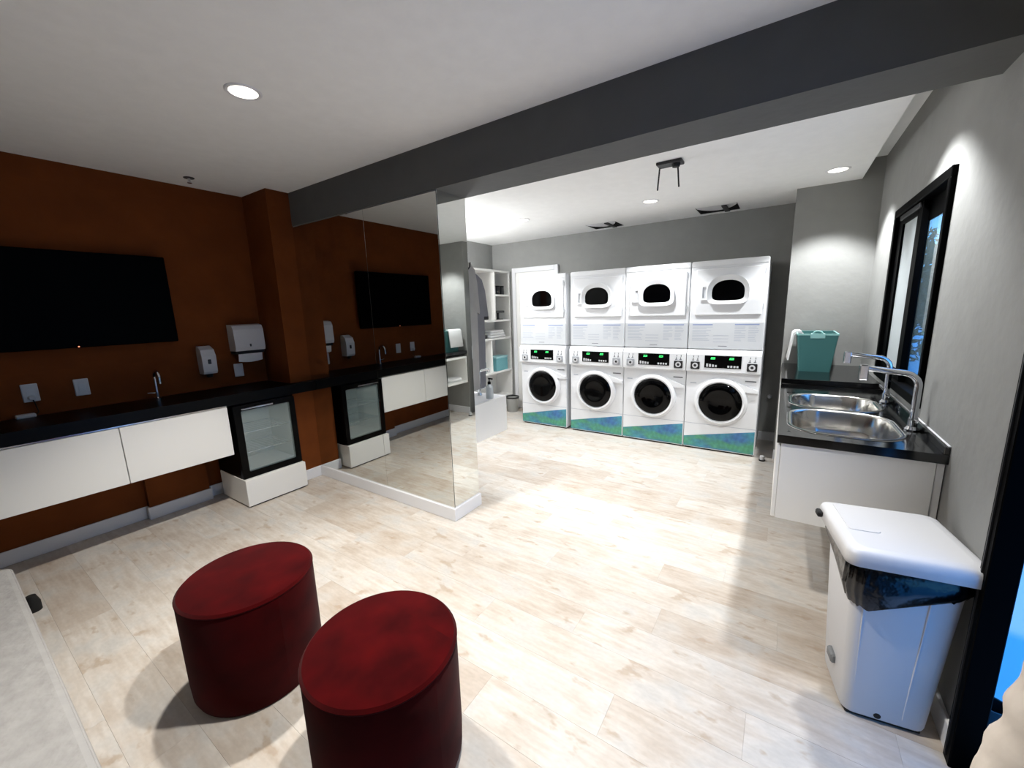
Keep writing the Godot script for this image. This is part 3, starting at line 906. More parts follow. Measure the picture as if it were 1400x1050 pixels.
# ---------------------------------------------------------------- sink counter
func build_right_counter() -> void:
	var xs := 2.222
	var top := 0.937
	var zs := 2.364
	var zr := 0.895
	var b0 := [2.262, 1.235]   # far bowl cell
	var b1 := [2.725, 1.715]
	var c1 := [2.725, 2.285]
	var w := thing("sink_counter", "black stone sink counter below the window", "counter", V(2.5, 0.897, 1.6))
	var o := V(-2.5, -0.897, -1.6)
	var s := MB.new()
	var lo := 0.897
	s.box(V(xs, lo, zr) + o, V(XR, top, b0[1]) + o).box(V(xs, lo, b0[1]) + o, V(b0[0], top, c1[1]) + o).box(V(b1[0], lo, b0[1]) + o, V(XR, top, c1[1]) + o).box(V(xs, lo, c1[1]) + o, V(XR, top, zs) + o)
	part("slab", s, mats.granite, w)
	part("upstand", MB.new().box(V(XR - 0.018, top, zr) + o, V(XR, top + 0.032, zs) + o, 0.002), mats.granite, w)
	part("joint_bead", MB.new().box(V(XR - 0.008, top + 0.032, zr) + o, V(XR, top + 0.038, zs) + o, 0.002), mats.white_trim, w)
	var r := thing("raised_counter", "raised black stone counter under the teal basket", "counter", V(2.5, top, 0.42))
	part("slab", MB.new().box(V(xs - 2.5, 0, ZP - 0.42), V(XR - 2.5, 0.04, zr - 0.42), 0.002), mats.granite, r)
	# cabinet under the sinks
	var c := thing("sink_cabinet", "white floating cabinet under the sink counter", "cabinet", V(2.5, 0.507, 1.4))
	part("carcass", MB.new().box(V(2.24 - 2.5, 0, 0.46 - 1.4), V(XR - 0.004 - 2.5, 0.16, 2.332 - 1.4), 0.002).box(V(2.24 - 2.5, 0.16, 0.46 - 1.4), V(XR - 0.004 - 2.5, 0.388, 1.2 - 1.4), 0.002), mats.white_lacquer, c)
	part("end_panel", MB.new().box(V(2.24 - 2.5, 0, 2.333 - 1.4), V(XR - 0.03 - 2.5, 0.388, 2.352 - 1.4), 0.0015), mats.white_lacquer, c)
	part("filler_strip", MB.new().box(V(XR - 0.028 - 2.5, 0, 2.333 - 1.4), V(XR - 0.004 - 2.5, 0.388, 2.345 - 1.4), 0.001), mats.white_lacquer, c)
	for k in 3:
		var za := 0.462 + k * 0.63
		part("door", MB.new().box(V(2.222 - 2.5, 0.002, za - 1.4), V(2.239 - 2.5, 0.375, za + 0.626 - 1.4), 0.002), mats.white_lacquer, c)
	# open niche unit below the raised counter
	var n := thing("niche_cabinet", "white open niche cabinet under the raised counter", "cabinet", V(2.5, 0.495, 0.2))
	var nb := MB.new()
	var n0 := ZP + 0.016
	nb.box(V(2.222 - 2.5, 0, n0 - 0.2), V(XR - 2.5, 0.03, 0.25), 0.002).box(V(2.222 - 2.5, 0.37, n0 - 0.2), V(XR - 2.5, 0.40, 0.25), 0.002)
	nb.box(V(2.222 - 2.5, 0.03, n0 - 0.2), V(XR - 2.5, 0.37, n0 + 0.02 - 0.2), 0.002).box(V(2.222 - 2.5, 0.03, 0.23), V(XR - 2.5, 0.37, 0.25), 0.002).box(V(2.76 - 2.5, 0.03, n0 + 0.02 - 0.2), V(2.775 - 2.5, 0.37, 0.23))
	part("carcass", nb, mats.white_lacquer, n)
	var fc := thing("folded_cloth", "white folded cloth inside the open niche", "cloth", V(2.42, 0.527, 0.14))
	part("fold", rbox(V(0, 0.02, 0), V(0.26, 0.04, 0.30), 0.06, 0.015), mats.towel, fc)
	# double bowl sink
	var k := thing("double_sink", "stainless steel double bowl sink set in black stone", "sink", V(2.5, top, 1.75))
	var q := V(-2.5, 0, -1.75)
	var fl := MB.new()
	var dw := V(2.5, top, 1.75) - w.position - V(0, 0.003, 0)
	var cells := [[b0[1], 1.722, 2.492, 1.482, 0.43, 0.445], [1.722, c1[1], 2.488, 2.005, 0.435, 0.525]]
	for cl in cells:
		var n_ := 48
		var outer := []
		var inner := []
		var inr := rrect(cl[2], cl[3], cl[4], cl[5], 0.15, 11)
		for p in inr:
			var d: Vector2 = p - Vector2(cl[2], cl[3])
			# cast the ray from the bowl centre to the cell rectangle
			var tx: float = ((b1[0] if d.x > 0 else b0[0]) - cl[2]) / d.x if absf(d.x) > 1e-6 else INF
			var e0: float = cl[0]
			var e1: float = cl[1]
			var tz: float = ((e1 if d.y > 0 else e0) - cl[3]) / d.y if absf(d.y) > 1e-6 else INF
			outer.append(Vector2(cl[2], cl[3]) + d * minf(absf(tx), absf(tz)))
			inner.append(p)
		for i in inner.size():
			var j := (i + 1) % inner.size()
			var A := V(outer[i].x, 0.002, outer[i].y) + q
			var B := V(outer[j].x, 0.002, outer[j].y) + q
			var C := V(inner[j].x, 0.003, inner[j].y) + q
			var D := V(inner[i].x, 0.003, inner[i].y) + q
			fl.quad(A + dw, B + dw, C + dw, D + dw, Vector3.UP, 7)
	part("cutout_surround", fl, mats.granite, w)
	for cl in cells:
		var ls := []
		for e in [[0.012, 0.0005], [0.008, 0.004], [0.0, 0.005], [-0.004, 0.005], [-0.009, 0.003], [-0.014, -0.006], [-0.022, -0.09], [-0.035, -0.14], [-0.075, -0.158], [-0.13, -0.160]]:
			ls.append(flat(rrect(cl[2] - 2.5, cl[3] - 1.75, cl[4] + 2 * e[0], cl[5] + 2 * e[0], maxf(0.15 + e[0], 0.03), 11), e[1]))
		var bw := MB.new()
		# inner surface of the bowl
		var n0_: int = ls[0].size()
		for i in ls.size() - 1:
			var cc := V(cl[2] - 2.5, 0, cl[3] - 1.75)
			for j in n0_:
				var a: Vector3 = ls[i][j]; var b: Vector3 = ls[i][(j + 1) % n0_]
				bw.quad(a, b, ls[i + 1][(j + 1) % n0_], ls[i + 1][j], V(cc.x - a.x, 0.12, cc.z - a.z), 3)
		for j in n0_:
			bw.tri(V(cl[2] - 2.5, -0.161, cl[3] - 1.75), ls[-1][j], ls[-1][(j + 1) % n0_], Vector3.UP, 3)
		part("bowl", bw, mats.steel, k)
		part("drain", MB.new().lathe([Vector2(0.0, -0.156), Vector2(0.03, -0.156), Vector2(0.04, -0.153), Vector2(0.045, -0.157), Vector2(0.045, -0.160)], 20, Transform3D(Basis(), V(cl[2] - 2.5 - 0.1, 0, cl[3] - 1.75))), mats.chrome, k)
	# two faucets
	var fl2 := ["chrome arched faucet over the nearer sink bowl", "chrome arched faucet over the farther sink bowl"]
	for i in 2:
		var f := thing("sink_faucet", fl2[i], "faucet", V(2.755, top, [2.0, 1.36][i]), 0.0, "sink faucets")
		part("base", MB.new().lathe([Vector2(0, 0), Vector2(0.028, 0), Vector2(0.028, 0.006), Vector2(0.018, 0.02), Vector2(0.018, 0.06), Vector2(0, 0.06)], 20), mats.chrome, f)
		var pts := [V(0, 0.03, 0), V(0, 0.205, 0)]
		for e in 7:
			var a := (PI / 2) * e / 6.0
			pts.append(V(-0.06 + cos(a) * 0.06, 0.215 + sin(a) * 0.06, 0))
		pts.append(V(-0.19, 0.29, 0))
		part("spout", MB.new().tube(pts, 0.0145, 12), mats.chrome, f)
		part("aerator", MB.new().box(V(-0.220, 0.232, -0.018), V(-0.184, 0.308, 0.018), 0.005, Transform3D.IDENTITY), mats.chrome, f)
		part("lever", MB.new().tube([V(0, 0.055, 0.015), V(-0.005, 0.06, 0.05), V(-0.02, 0.07, 0.085)], [0.008, 0.007, 0.006], 8), mats.chrome, f)
	# teal basket with a towel over its side
	var bk := thing("laundry_basket", "teal square basket with pale handle on the raised counter", "basket", V(2.445, top + 0.04, 0.23))
	var ls2 := []
	for e in [[0.0, 0.21, 0.44], [0.31, 0.275, 0.46], [0.313, 0.275, 0.46], [0.313, 0.261, 0.446], [0.012, 0.196, 0.424]]:
		ls2.append(flat(rrect(0, 0, e[1], e[2], 0.008, 2), e[0]))
	part("body", MB.new().loft(ls2, true, true), mats.teal, bk)
	part("rim", MB.new().ring(rrect(0, 0, 0.281, 0.466, 0.01, 2), rrect(0, 0, 0.262, 0.447, 0.008, 2), 0.302, 0.315, INF, Transform3D(Basis(V(1, 0, 0), V(0, 0, 1), V(0, 1, 0)), Vector3.ZERO)), mats.teal_pale, bk)
	part("clip", MB.new().box(V(-0.048, 0.275, 0.222), V(0.05, 0.318, 0.236), 0.004), mats.teal_pale, bk)
	var hp := []
	for e in 9:
		var a := PI * e / 8.0
		hp.append(V(cos(a) * 0.034, 0.312 + sin(a) * 0.026, 0.231))
	part("handle", MB.new().tube(hp, 0.005, 8), mats.teal_pale, bk)
	var tw := thing("towel", "white towel hanging over the side of the teal basket", "towel", V(2.30, top + 0.05, 0.13))
	var cs := [Vector2(0.06, 0.16), Vector2(0.055, 0.285), Vector2(0.035, 0.312), Vector2(0.0, 0.312), Vector2(-0.022, 0.295), Vector2(-0.034, 0.18), Vector2(-0.05, 0.055)]
	var tl := []
	for z in [-0.13, -0.11, 0.0, 0.11, 0.13]:
		var l := []
		for p in cs: l.append(V(p.x - 0.004 * sin(z * 40), p.y + 0.004, z))
		for i in range(cs.size() - 1, -1, -1): l.append(V(cs[i].x + (0.014 if i > 3 else 0.006), cs[i].y - (0.016 if i in [2, 3, 4] else 0.0), z))
		tl.append(l)
	var tm := MB.new()
	var nl: int = tl[0].size()
	for i in tl.size() - 1:
		for j in nl:
			var jj := (j + 1) % nl
			tm.quad(tl[i][j], tl[i][jj], tl[i + 1][jj], tl[i + 1][j], (tl[i][j] - V(0.0, 0.15, 0)) , 2)
	for e in [0, tl.size() - 1]:
		for j in cs.size() - 1:
			tm.quad(tl[e][j], tl[e][j + 1], tl[e][nl - 2 - j], tl[e][nl - 1 - j], V(0, 0, -1 if e == 0 else 1))
	part("cloth", tm, mats.towel, tw)
	# valve in the dark gap and a door stop at the wall return
	var vl := thing("water_valve", "small white water valve in the dark gap beside the machines", "valve", V(2.135, 0.52, ZB))
	part("pipe", MB.new().tube([V(0, 0, 0), V(0, 0, 0.05)], 0.01, 10), mats.chrome, vl)
	part("knob", MB.new().lathe([Vector2(0, 0), Vector2(0.022, 0.0), Vector2(0.014, 0.03), Vector2(0, 0.03)], 14, Transform3D(Basis(V(1, 0, 0), V(0, 0, 1), V(0, -1, 0)), V(0, 0, 0.05))), mats.white_plastic, vl)
	var dsn := thing("door_stop", "small floor door stop with black base next to the last machine", "door stop", V(2.128, 0, 0.06))
	part("base", MB.new().lathe([Vector2(0, 0), Vector2(0.028, 0), Vector2(0.028, 0.012), Vector2(0, 0.012)], 18), mats.black_matte, dsn)
	part("post", MB.new().lathe([Vector2(0, 0.012), Vector2(0.02, 0.012), Vector2(0.02, 0.05), Vector2(0, 0.055)], 18), mats.white_trim, dsn)

# ---------------------------------------------------------------- laundry corner behind the mirror wall
func build_laundry_corner() -> void:
	# open shelf unit against the left wall
	var x0 := XLL + 0.015
	var x1 := -1.33
	var za := -0.664
	var zb := 0.42
	var t := thing("shelf_unit", "white open shelf unit in the laundry corner", "shelf", V((x0 + x1) / 2, 0.22, (za + zb) / 2))
	var o := -t.position
	var th := 0.028
	part("side", MB.new().box(V(x0, 0.22, za) + o, V(x1, 2.135, za + th) + o, 0.002), mats.white_lacquer, t)
	part("side", MB.new().box(V(x0, 0.22, zb - th) + o, V(x1, 2.135, zb) + o, 0.002), mats.white_lacquer, t)
	part("back", MB.new().box(V(x0, 0.22, za + th) + o, V(x0 + 0.012, 2.135, zb - th) + o), mats.white_lacquer, t)
	for y in [0.22, 0.62, 1.125, 1.39, 2.107]:
		part("shelf_board", MB.new().box(V(x0 + 0.012, y, za + th) + o, V(x1, y + th, zb - th) + o, 0.002), mats.white_lacquer, t)
	part("shelf_board", MB.new().box(V(x0 + 0.012, 1.76, za + th) + o, V(x1, 1.76 + th, -0.274) + o, 0.002), mats.white_lacquer, t)
	part("divider", MB.new().box(V(x0 + 0.012, 1.418, -0.274) + o, V(x1, 2.107, -0.246) + o, 0.002), mats.white_lacquer, t)
	part("divider", MB.new().box(V(x0 + 0.012, 0.648, -0.154) + o, V(x1, 1.125, -0.126) + o, 0.002), mats.white_lacquer, t)
	part("hook_rail", MB.new().box(V(x0 + 0.012, 1.70, -0.20) + o, V(x0 + 0.1, 1.715, -0.02) + o, 0.003), mats.white_lacquer, t)
	# things on the shelves
	for k in 3:
		var c := thing("black_canister", "black canister on the top right shelf, %s" % ["nearest to the divider", "in the middle of three", "nearest to the back wall"][k], "canister", V(-1.42, 1.788, -0.33 - k * 0.105), 0.0, "black canisters on the top shelf")
		part("body", MB.new().lathe([Vector2(0, 0), Vector2(0.046, 0), Vector2(0.046, 0.115), Vector2(0, 0.115)], 18), mat("canister", Color(0.06, 0.06, 0.075), 0.4), c)
		part("lid", MB.new().lathe([Vector2(0, 0.115), Vector2(0.048, 0.115), Vector2(0.048, 0.13), Vector2(0, 0.132)], 18), mats.black, c)
	var g := thing("scale", "small dark stand with a wide top on the second shelf", "stand", V(-1.42, 1.418, -0.44))
	part("foot", MB.new().box(V(-0.05, 0, -0.07), V(0.05, 0.012, 0.07), 0.004), mats.dark_metal, g)
	part("stem", MB.new().tube([V(0, 0.012, 0), V(0, 0.1, 0)], 0.022, 12), mats.dark_plastic, g)
	part("top", MB.new().box(V(-0.05, 0.1, -0.11), V(0.05, 0.135, 0.11), 0.006), mats.dark_plastic, g)
	var cl := thing("folded_linen", "pile of folded white linen on the middle shelf", "linen", V(-1.45, 1.153, -0.33))
	for k in 3:
		part("fold", rbox(V(0, 0.022 + k * 0.036, 0), V(0.22 - k * 0.012, 0.035, 0.40 - k * 0.03), 0.03, 0.012), mats.towel, cl)
	var dc := thing("dark_cloth", "dark crumpled cloth beside the white linen", "cloth", V(-1.42, 1.153, -0.02))
	part("fold", rbox(V(0, 0.03, 0), V(0.16, 0.06, 0.14), 0.05, 0.025), mat("cloth_dark", Color(0.16, 0.16, 0.17), 0.9), dc)
	var tb := thing("storage_box", "pale teal box on the lower right shelf", "box", V(-1.43, 0.648, -0.40))
	part("body", MB.new().box(V(-0.09, 0, -0.15), V(0.09, 0.19, 0.15), 0.006), mat("box_teal", Color(0.42, 0.66, 0.69), 0.6), tb)
	part("lid", MB.new().box(V(-0.094, 0.19, -0.154), V(0.094, 0.22, 0.154), 0.006), mat("box_teal_pale", Color(0.60, 0.78, 0.80), 0.6), tb)
	var jr := thing("glass_jar", "clear jar on the lower left shelf", "jar", V(-1.42, 0.648, 0.0))
	part("body", MB.new().lathe([Vector2(0, 0), Vector2(0.06, 0), Vector2(0.062, 0.02), Vector2(0.062, 0.16), Vector2(0.04, 0.19), Vector2(0, 0.19)], 20), mat("jar", Color(0.55, 0.62, 0.62), 0.15), jr)
	part("lid", MB.new().lathe([Vector2(0, 0.19), Vector2(0.042, 0.19), Vector2(0.042, 0.215), Vector2(0, 0.215)], 18), mats.dark_metal, jr)
	var wb := thing("waste_bin", "small grey waste bin on the floor under the shelves", "bin", V(-1.22, 0, -0.47))
	part("tub", MB.new().lathe([Vector2(0, 0), Vector2(0.085, 0), Vector2(0.105, 0.22), Vector2(0.1, 0.22), Vector2(0.08, 0.01), Vector2(0, 0.01)], 24), mat("tub", Color(0.62, 0.62, 0.60), 0.4), wb)
	part("rim", MB.new().lathe([Vector2(0.099, 0.215), Vector2(0.108, 0.215), Vector2(0.108, 0.235), Vector2(0.099, 0.235), Vector2(0.099, 0.215)], 24), mats.dark_plastic, wb)
	# white basin cabinet on the back of the mirror wall
	var bc := thing("basin_cabinet", "white floating basin cabinet behind the mirror wall", "cabinet", V(-0.3, 0.5, 1.975))
	part("end_panel", MB.new().box(V(0.478, 0, -0.245), V(0.5, 0.315, 0.246), 0.002), mats.white_lacquer, bc)
	part("carcass", MB.new().box(V(-0.5, 0, -0.225), V(0.477, 0.295, 0.246), 0.002), mats.white_lacquer, bc)
	part("door", MB.new().box(V(-0.5, 0.002, -0.245), V(-0.013, 0.29, -0.227), 0.002), mats.white_lacquer, bc)
	part("door", MB.new().box(V(-0.009, 0.002, -0.245), V(0.476, 0.29, -0.227), 0.002), mats.white_lacquer, bc)
	part("top", MB.new().box(V(-0.5, 0.296, -0.245), V(0.477, 0.316, 0.246), 0.003), mats.white_trim, bc)
	var sb := thing("soap_bottle", "clear soap bottle with black pump on the basin cabinet", "bottle", V(0.145, 0.816, 1.90))
	part("body", MB.new().lathe([Vector2(0, 0), Vector2(0.03, 0), Vector2(0.032, 0.01), Vector2(0.032, 0.1), Vector2(0.012, 0.125), Vector2(0, 0.125)], 20), mat("bottle", Color(0.78, 0.80, 0.80), 0.15), sb)
	var pm := part("pump", MB.new().lathe([Vector2(0, 0.125), Vector2(0.014, 0.125), Vector2(0.014, 0.145), Vector2(0.005, 0.15), Vector2(0.005, 0.172), Vector2(0, 0.172)], 14), mats.black, sb)
	part("spout", MB.new().tube([V(-0.008, 0.174, 0), V(0.035, 0.172, 0)], 0.006, 8), mats.black, pm)
	var f := thing("basin_faucet", "chrome faucet on the basin cabinet behind the mirror wall", "faucet", V(-0.02, 0.816, 1.83))
	part("base", MB.new().lathe([Vector2(0, 0), Vector2(0.024, 0), Vector2(0.02, 0.02), Vector2(0, 0.02)], 16), mats.chrome, f)
	var pts := [V(0, 0.015, 0), V(0, 0.17, 0)]
	for e in 7:
		var a := (PI / 2) * e / 6.0
		pts.append(V(0, 0.18 + sin(a) * 0.04, -0.04 + cos(a) * 0.04))
	pts.append(V(0, 0.22, -0.13)); pts.append(V(0, 0.195, -0.145))
	part("spout", MB.new().tube(pts, 0.012, 10), mats.chrome, f)
	part("lever", MB.new().tube([V(0.015, 0.06, 0), V(0.06, 0.075, 0)], 0.006, 8), mats.chrome, f)
	# clothes rail with two garments
	for i in 2:
		var hk := thing("wall_hook", ["short metal hook arm holding the grey shirt", "short metal hook arm holding the light grey shirt"][i], "hook", V([-0.10, 0.09][i], [1.956, 2.006][i], ZM2 + 0.006), 0.0, "hooks behind the mirror wall")
		var zl: float = [1.80, 2.07][i] - ZM2 - 0.006
		part("arm", MB.new().tube([V(0, -0.004, -0.004), V(0, -0.004, zl - 0.02), V(0, 0.012, zl - 0.03)], 0.004, 8), mats.chrome, hk)
		part("plate", MB.new().box(V(-0.015, -0.03, -0.014), V(0.015, 0.025, -0.007), 0.003), mats.chrome, hk)
	garment(V(-0.10, 1.94, 1.80), "grey short-sleeved shirt hanging on the rail, dark sleeve end", mats.shirt_grey, 0.16)
	garment(V(0.09, 1.99, 2.07), "light grey shirt with dark collar hanging nearest the mirror edge", mats.shirt_light, 0.52)

func garment(at: Vector3, label: String, m: Material, shrink: float) -> void:
	var g := thing("hanging_shirt", label, "shirt", at, 0.0, "shirts on the rail")
	var s := 1.0 - shrink
	var half := [Vector2(0.05, -0.05), Vector2(0.09, -0.065), Vector2(0.17, -0.105), Vector2(0.22, -0.2), Vector2(0.262, -0.43), Vector2(0.255, -0.455), Vector2(0.19, -0.44), Vector2(0.185, -0.72), Vector2(0.165, -1.08)]
	var poly := PackedVector2Array()
	for p in half: poly.append(Vector2(p.x * s, p.y))
	for i in range(half.size() - 1, -1, -1): poly.append(Vector2(-half[i].x * s, half[i].y))
	for k in range(1, 6): poly.append(Vector2(lerpf(-0.05, 0.05, k / 6.0) * s, -0.05 - 0.05 * sin(PI * k / 6.0)))
	var xf := Transform3D(Basis(V(0, 0, -1), V(0, 1, 0), V(1, 0, 0)), V(-0.024, 0, 0))
	part("cloth", MB.new().prism(poly, 0.0, 0.048, xf), m, g)
	for sg in ([-1, 1] if shrink < 0.3 else []):
		part("cuff", MB.new().box(V(-0.026, -0.462, sg * 0.222 * s - 0.036), V(0.026, -0.43, sg * 0.222 * s + 0.036), 0.004), mat("cuff", Color(0.10, 0.10, 0.11), 0.9), g)
	part("collar", MB.new().tube([V(0.026, -0.052, -0.052 * s), V(0.027, -0.085, -0.035 * s), V(0.027, -0.102, 0), V(0.027, -0.085, 0.035 * s), V(0.026, -0.052, 0.052 * s)], 0.006, 6), mat("cuff"), g)
	part("hanger", MB.new().tube([V(0, -0.09, -0.17 * s), V(0, -0.04, 0), V(0, -0.015, 0), V(0, 0.014, 0.008), V(0, 0.016, -0.006), V(0, 0.012, -0.014)], 0.003, 6).tube([V(0, -0.09, 0.17 * s), V(0, -0.04, 0)], 0.003, 6), mats.chrome, g)

# ---------------------------------------------------------------- lounge
func build_lounge() -> void:
	var lab := ["dark red velvet round stool farther from the camera", "dark red velvet round stool nearest the camera"]
	for i in 2:
		var p := thing("round_stool", lab[i], "stool", V([0.347, 1.146][i], 0, [3.953, 3.877][i]), 0.0, "red velvet stools")
		var r := 0.253
		var h := 0.472
		part("side", MB.new().lathe([Vector2(0, 0.004), Vector2(r - 0.012, 0.004), Vector2(r - 0.003, 0.03), Vector2(r, 0.1), Vector2(r, h - 0.022), Vector2(r - 0.003, h - 0.014)], 64), mats.velvet, p)
		part("cushion_top", MB.new().lathe([Vector2(r - 0.003, h - 0.014), Vector2(r - 0.001, h - 0.008), Vector2(r - 0.008, h - 0.001), Vector2(r - 0.03, h + 0.002), Vector2(r * 0.5, h + 0.006), Vector2(0, h + 0.008)], 64), mats.velvet, p)
		var pp := []
		for k in 65: pp.append(V(cos(TAU * k / 64) * (r - 0.002), h - 0.012, sin(TAU * k / 64) * (r - 0.002)))
		part("piping", MB.new().tube(pp, 0.004, 6, false), mats.velvet, p)
	# low sofa at the left edge
	var s := thing("low_sofa", "light grey fabric daybed at the bottom left corner", "sofa", V(-0.15, 0, 5.0))
	part("mattress", rbox(V(0, 0.24, 0.0), V(1.96, 0.13, 1.0), 0.05, 0.022), mats.grey_fabric, s)
	part("base", MB.new().box(V(-0.97, 0.06, -0.488), V(0.97, 0.176, 0.49), 0.01), mats.grey_fabric, s)
	var pp := []
	for q in rrect(0, 0, 1.95, 0.99, 0.05): pp.append(V(q.x, 0.293, q.y))
	pp.append(pp[0])
	part("piping", MB.new().tube(pp, 0.006, 6, false), mats.grey_fabric, s)
	part("back_cushion", rbox(V(0, 0.5, 0.42), V(1.9, 0.42, 0.18), 0.06, 0.05), mats.grey_fabric, s)
	for x in [-0.99, 0.9]:
		for z in [-0.535, 0.44]:
			part("foot", MB.new().lathe([Vector2(0, 0), Vector2(0.032, 0), Vector2(0.032, 0.05), Vector2(0.02, 0.09), Vector2(0, 0.09)], 16, Transform3D(Basis(), V(x, 0, z))), mats.black_matte, s, "small black foot")

func build_bin() -> void:
	var b := thing("pedal_bin", "white plastic bin with a flat lid and black bag by the doorway", "bin", V(2.605, 0, 2.70), deg_to_rad(9.0))
	var bl := []
	for e in [[0.018, 0.245, 0.26], [0.03, 0.25, 0.265], [0.60, 0.30, 0.325], [0.655, 0.305, 0.33]]:
		bl.append(flat(rrect(0, 0, e[1], e[2], 0.035), e[0]))
	part("tub", MB.new().loft(bl), mats.white_plastic, b)
	part("rib", MB.new().loft([flat(rrect(0.05, 0.128, 0.006, 0.012, 0.002, 2), 0.05), flat(rrect(0.06, 0.162, 0.006, 0.012, 0.002, 2), 0.6)]), mats.white_plastic, b)
	part("rib", MB.new().loft([flat(rrect(-0.095, 0.126, 0.006, 0.012, 0.002, 2), 0.05), flat(rrect(-0.115, 0.16, 0.006, 0.012, 0.002, 2), 0.6)]), mats.white_plastic, b)
	part("base", MB.new().box(V(-0.11, 0, -0.115), V(0.11, 0.02, 0.122), 0.004), mats.black_matte, b)
	part("axle_hole", MB.new().lathe([Vector2(0, 0), Vector2(0.011, 0), Vector2(0.011, 0.004), Vector2(0, 0.004)], 14, Transform3D(Basis(V(1, 0, 0), V(0, 0, 1), V(0, -1, 0)), V(-0.02, 0.035, 0.1305))), mats.black_matte, b)
	part("pedal", MB.new().box(V(-0.145, 0.12, -0.03), V(-0.115, 0.16, 0.03), 0.006), mats.grey_plastic, b)
	# bag folded over the rim, its hem uneven
	var hem := noise(77, 0.9, 3)
	var outer := rrect(0, 0, 0.335, 0.36, 0.06, 14)
	var n := outer.size()
	var ls := [[], [], [], []]
	for i in n:
		var p: Vector2 = outer[i]
		var a := p.angle()
		# it droops deepest at the front left corner
		var off := wrapf(a - deg_to_rad(118.0), -PI, PI)
		var drop := 0.055 + 0.12 * exp(-off * off / 0.7) + 0.016 * hem.get_noise_1d(i * 0.45)
		var puff := 0.004 * sin(i * 1.9) + 0.006 * hem.get_noise_1d(i * 0.9 + 90) + 0.012 * exp(-off * off / 1.2)
		ls[0].append(V(p.x * 0.96, 0.658, p.y * 0.96))
		ls[1].append(V(p.x * (1.0 + puff * 3), 0.635, p.y * (1.0 + puff * 3)))
		ls[2].append(V(p.x * (1.0 + puff * 5), 0.655 - drop * 0.6, p.y * (1.0 + puff * 5)))
		ls[3].append(V(p.x * 0.945, 0.655 - drop, p.y * 0.945))
	part("bag", MB.new().loft(ls, false), mats.bag, b, "glossy black bin bag folded over the rim")
	# lid
	var ll := []
	var lw := 0.372
	var ld := 0.405
	for e in [[0.660, 0.004, 0.01], [0.662, 0.0, 0.0], [0.700, 0.0, 0.0], [0.712, 0.004, 0.0], [0.718, 0.016, 0.0], [0.721, 0.035, 0.0]]:
		ll.append(flat(rrect(0.0, 0.0, lw - 2 * e[1], ld - 2 * e[1], 0.035), e[0]))
	part("lid", MB.new().loft(ll), mats.white_plastic, b)
	part("lid_panel", MB.new().loft([flat(rrect(-0.10, -0.06, 0.10, 0.22, 0.015), 0.718), flat(rrect(-0.10, -0.06, 0.094, 0.214, 0.014), 0.724)]), mats.white_plastic, b)
	part("hinge", MB.new().box(V(-0.205, 0.672, -0.16), V(-0.185, 0.696, -0.12), 0.005), mats.black_matte, b)
	part("hinge_pin", MB.new().lathe([Vector2(0, 0), Vector2(0.01, 0), Vector2(0.01, 0.004), Vector2(0, 0.004)], 14, Transform3D(Basis(V(1, 0, 0), V(0, 0, 1), V(0, -1, 0)), V(0.155, 0.682, 0.2015))), mats.black_matte, b)

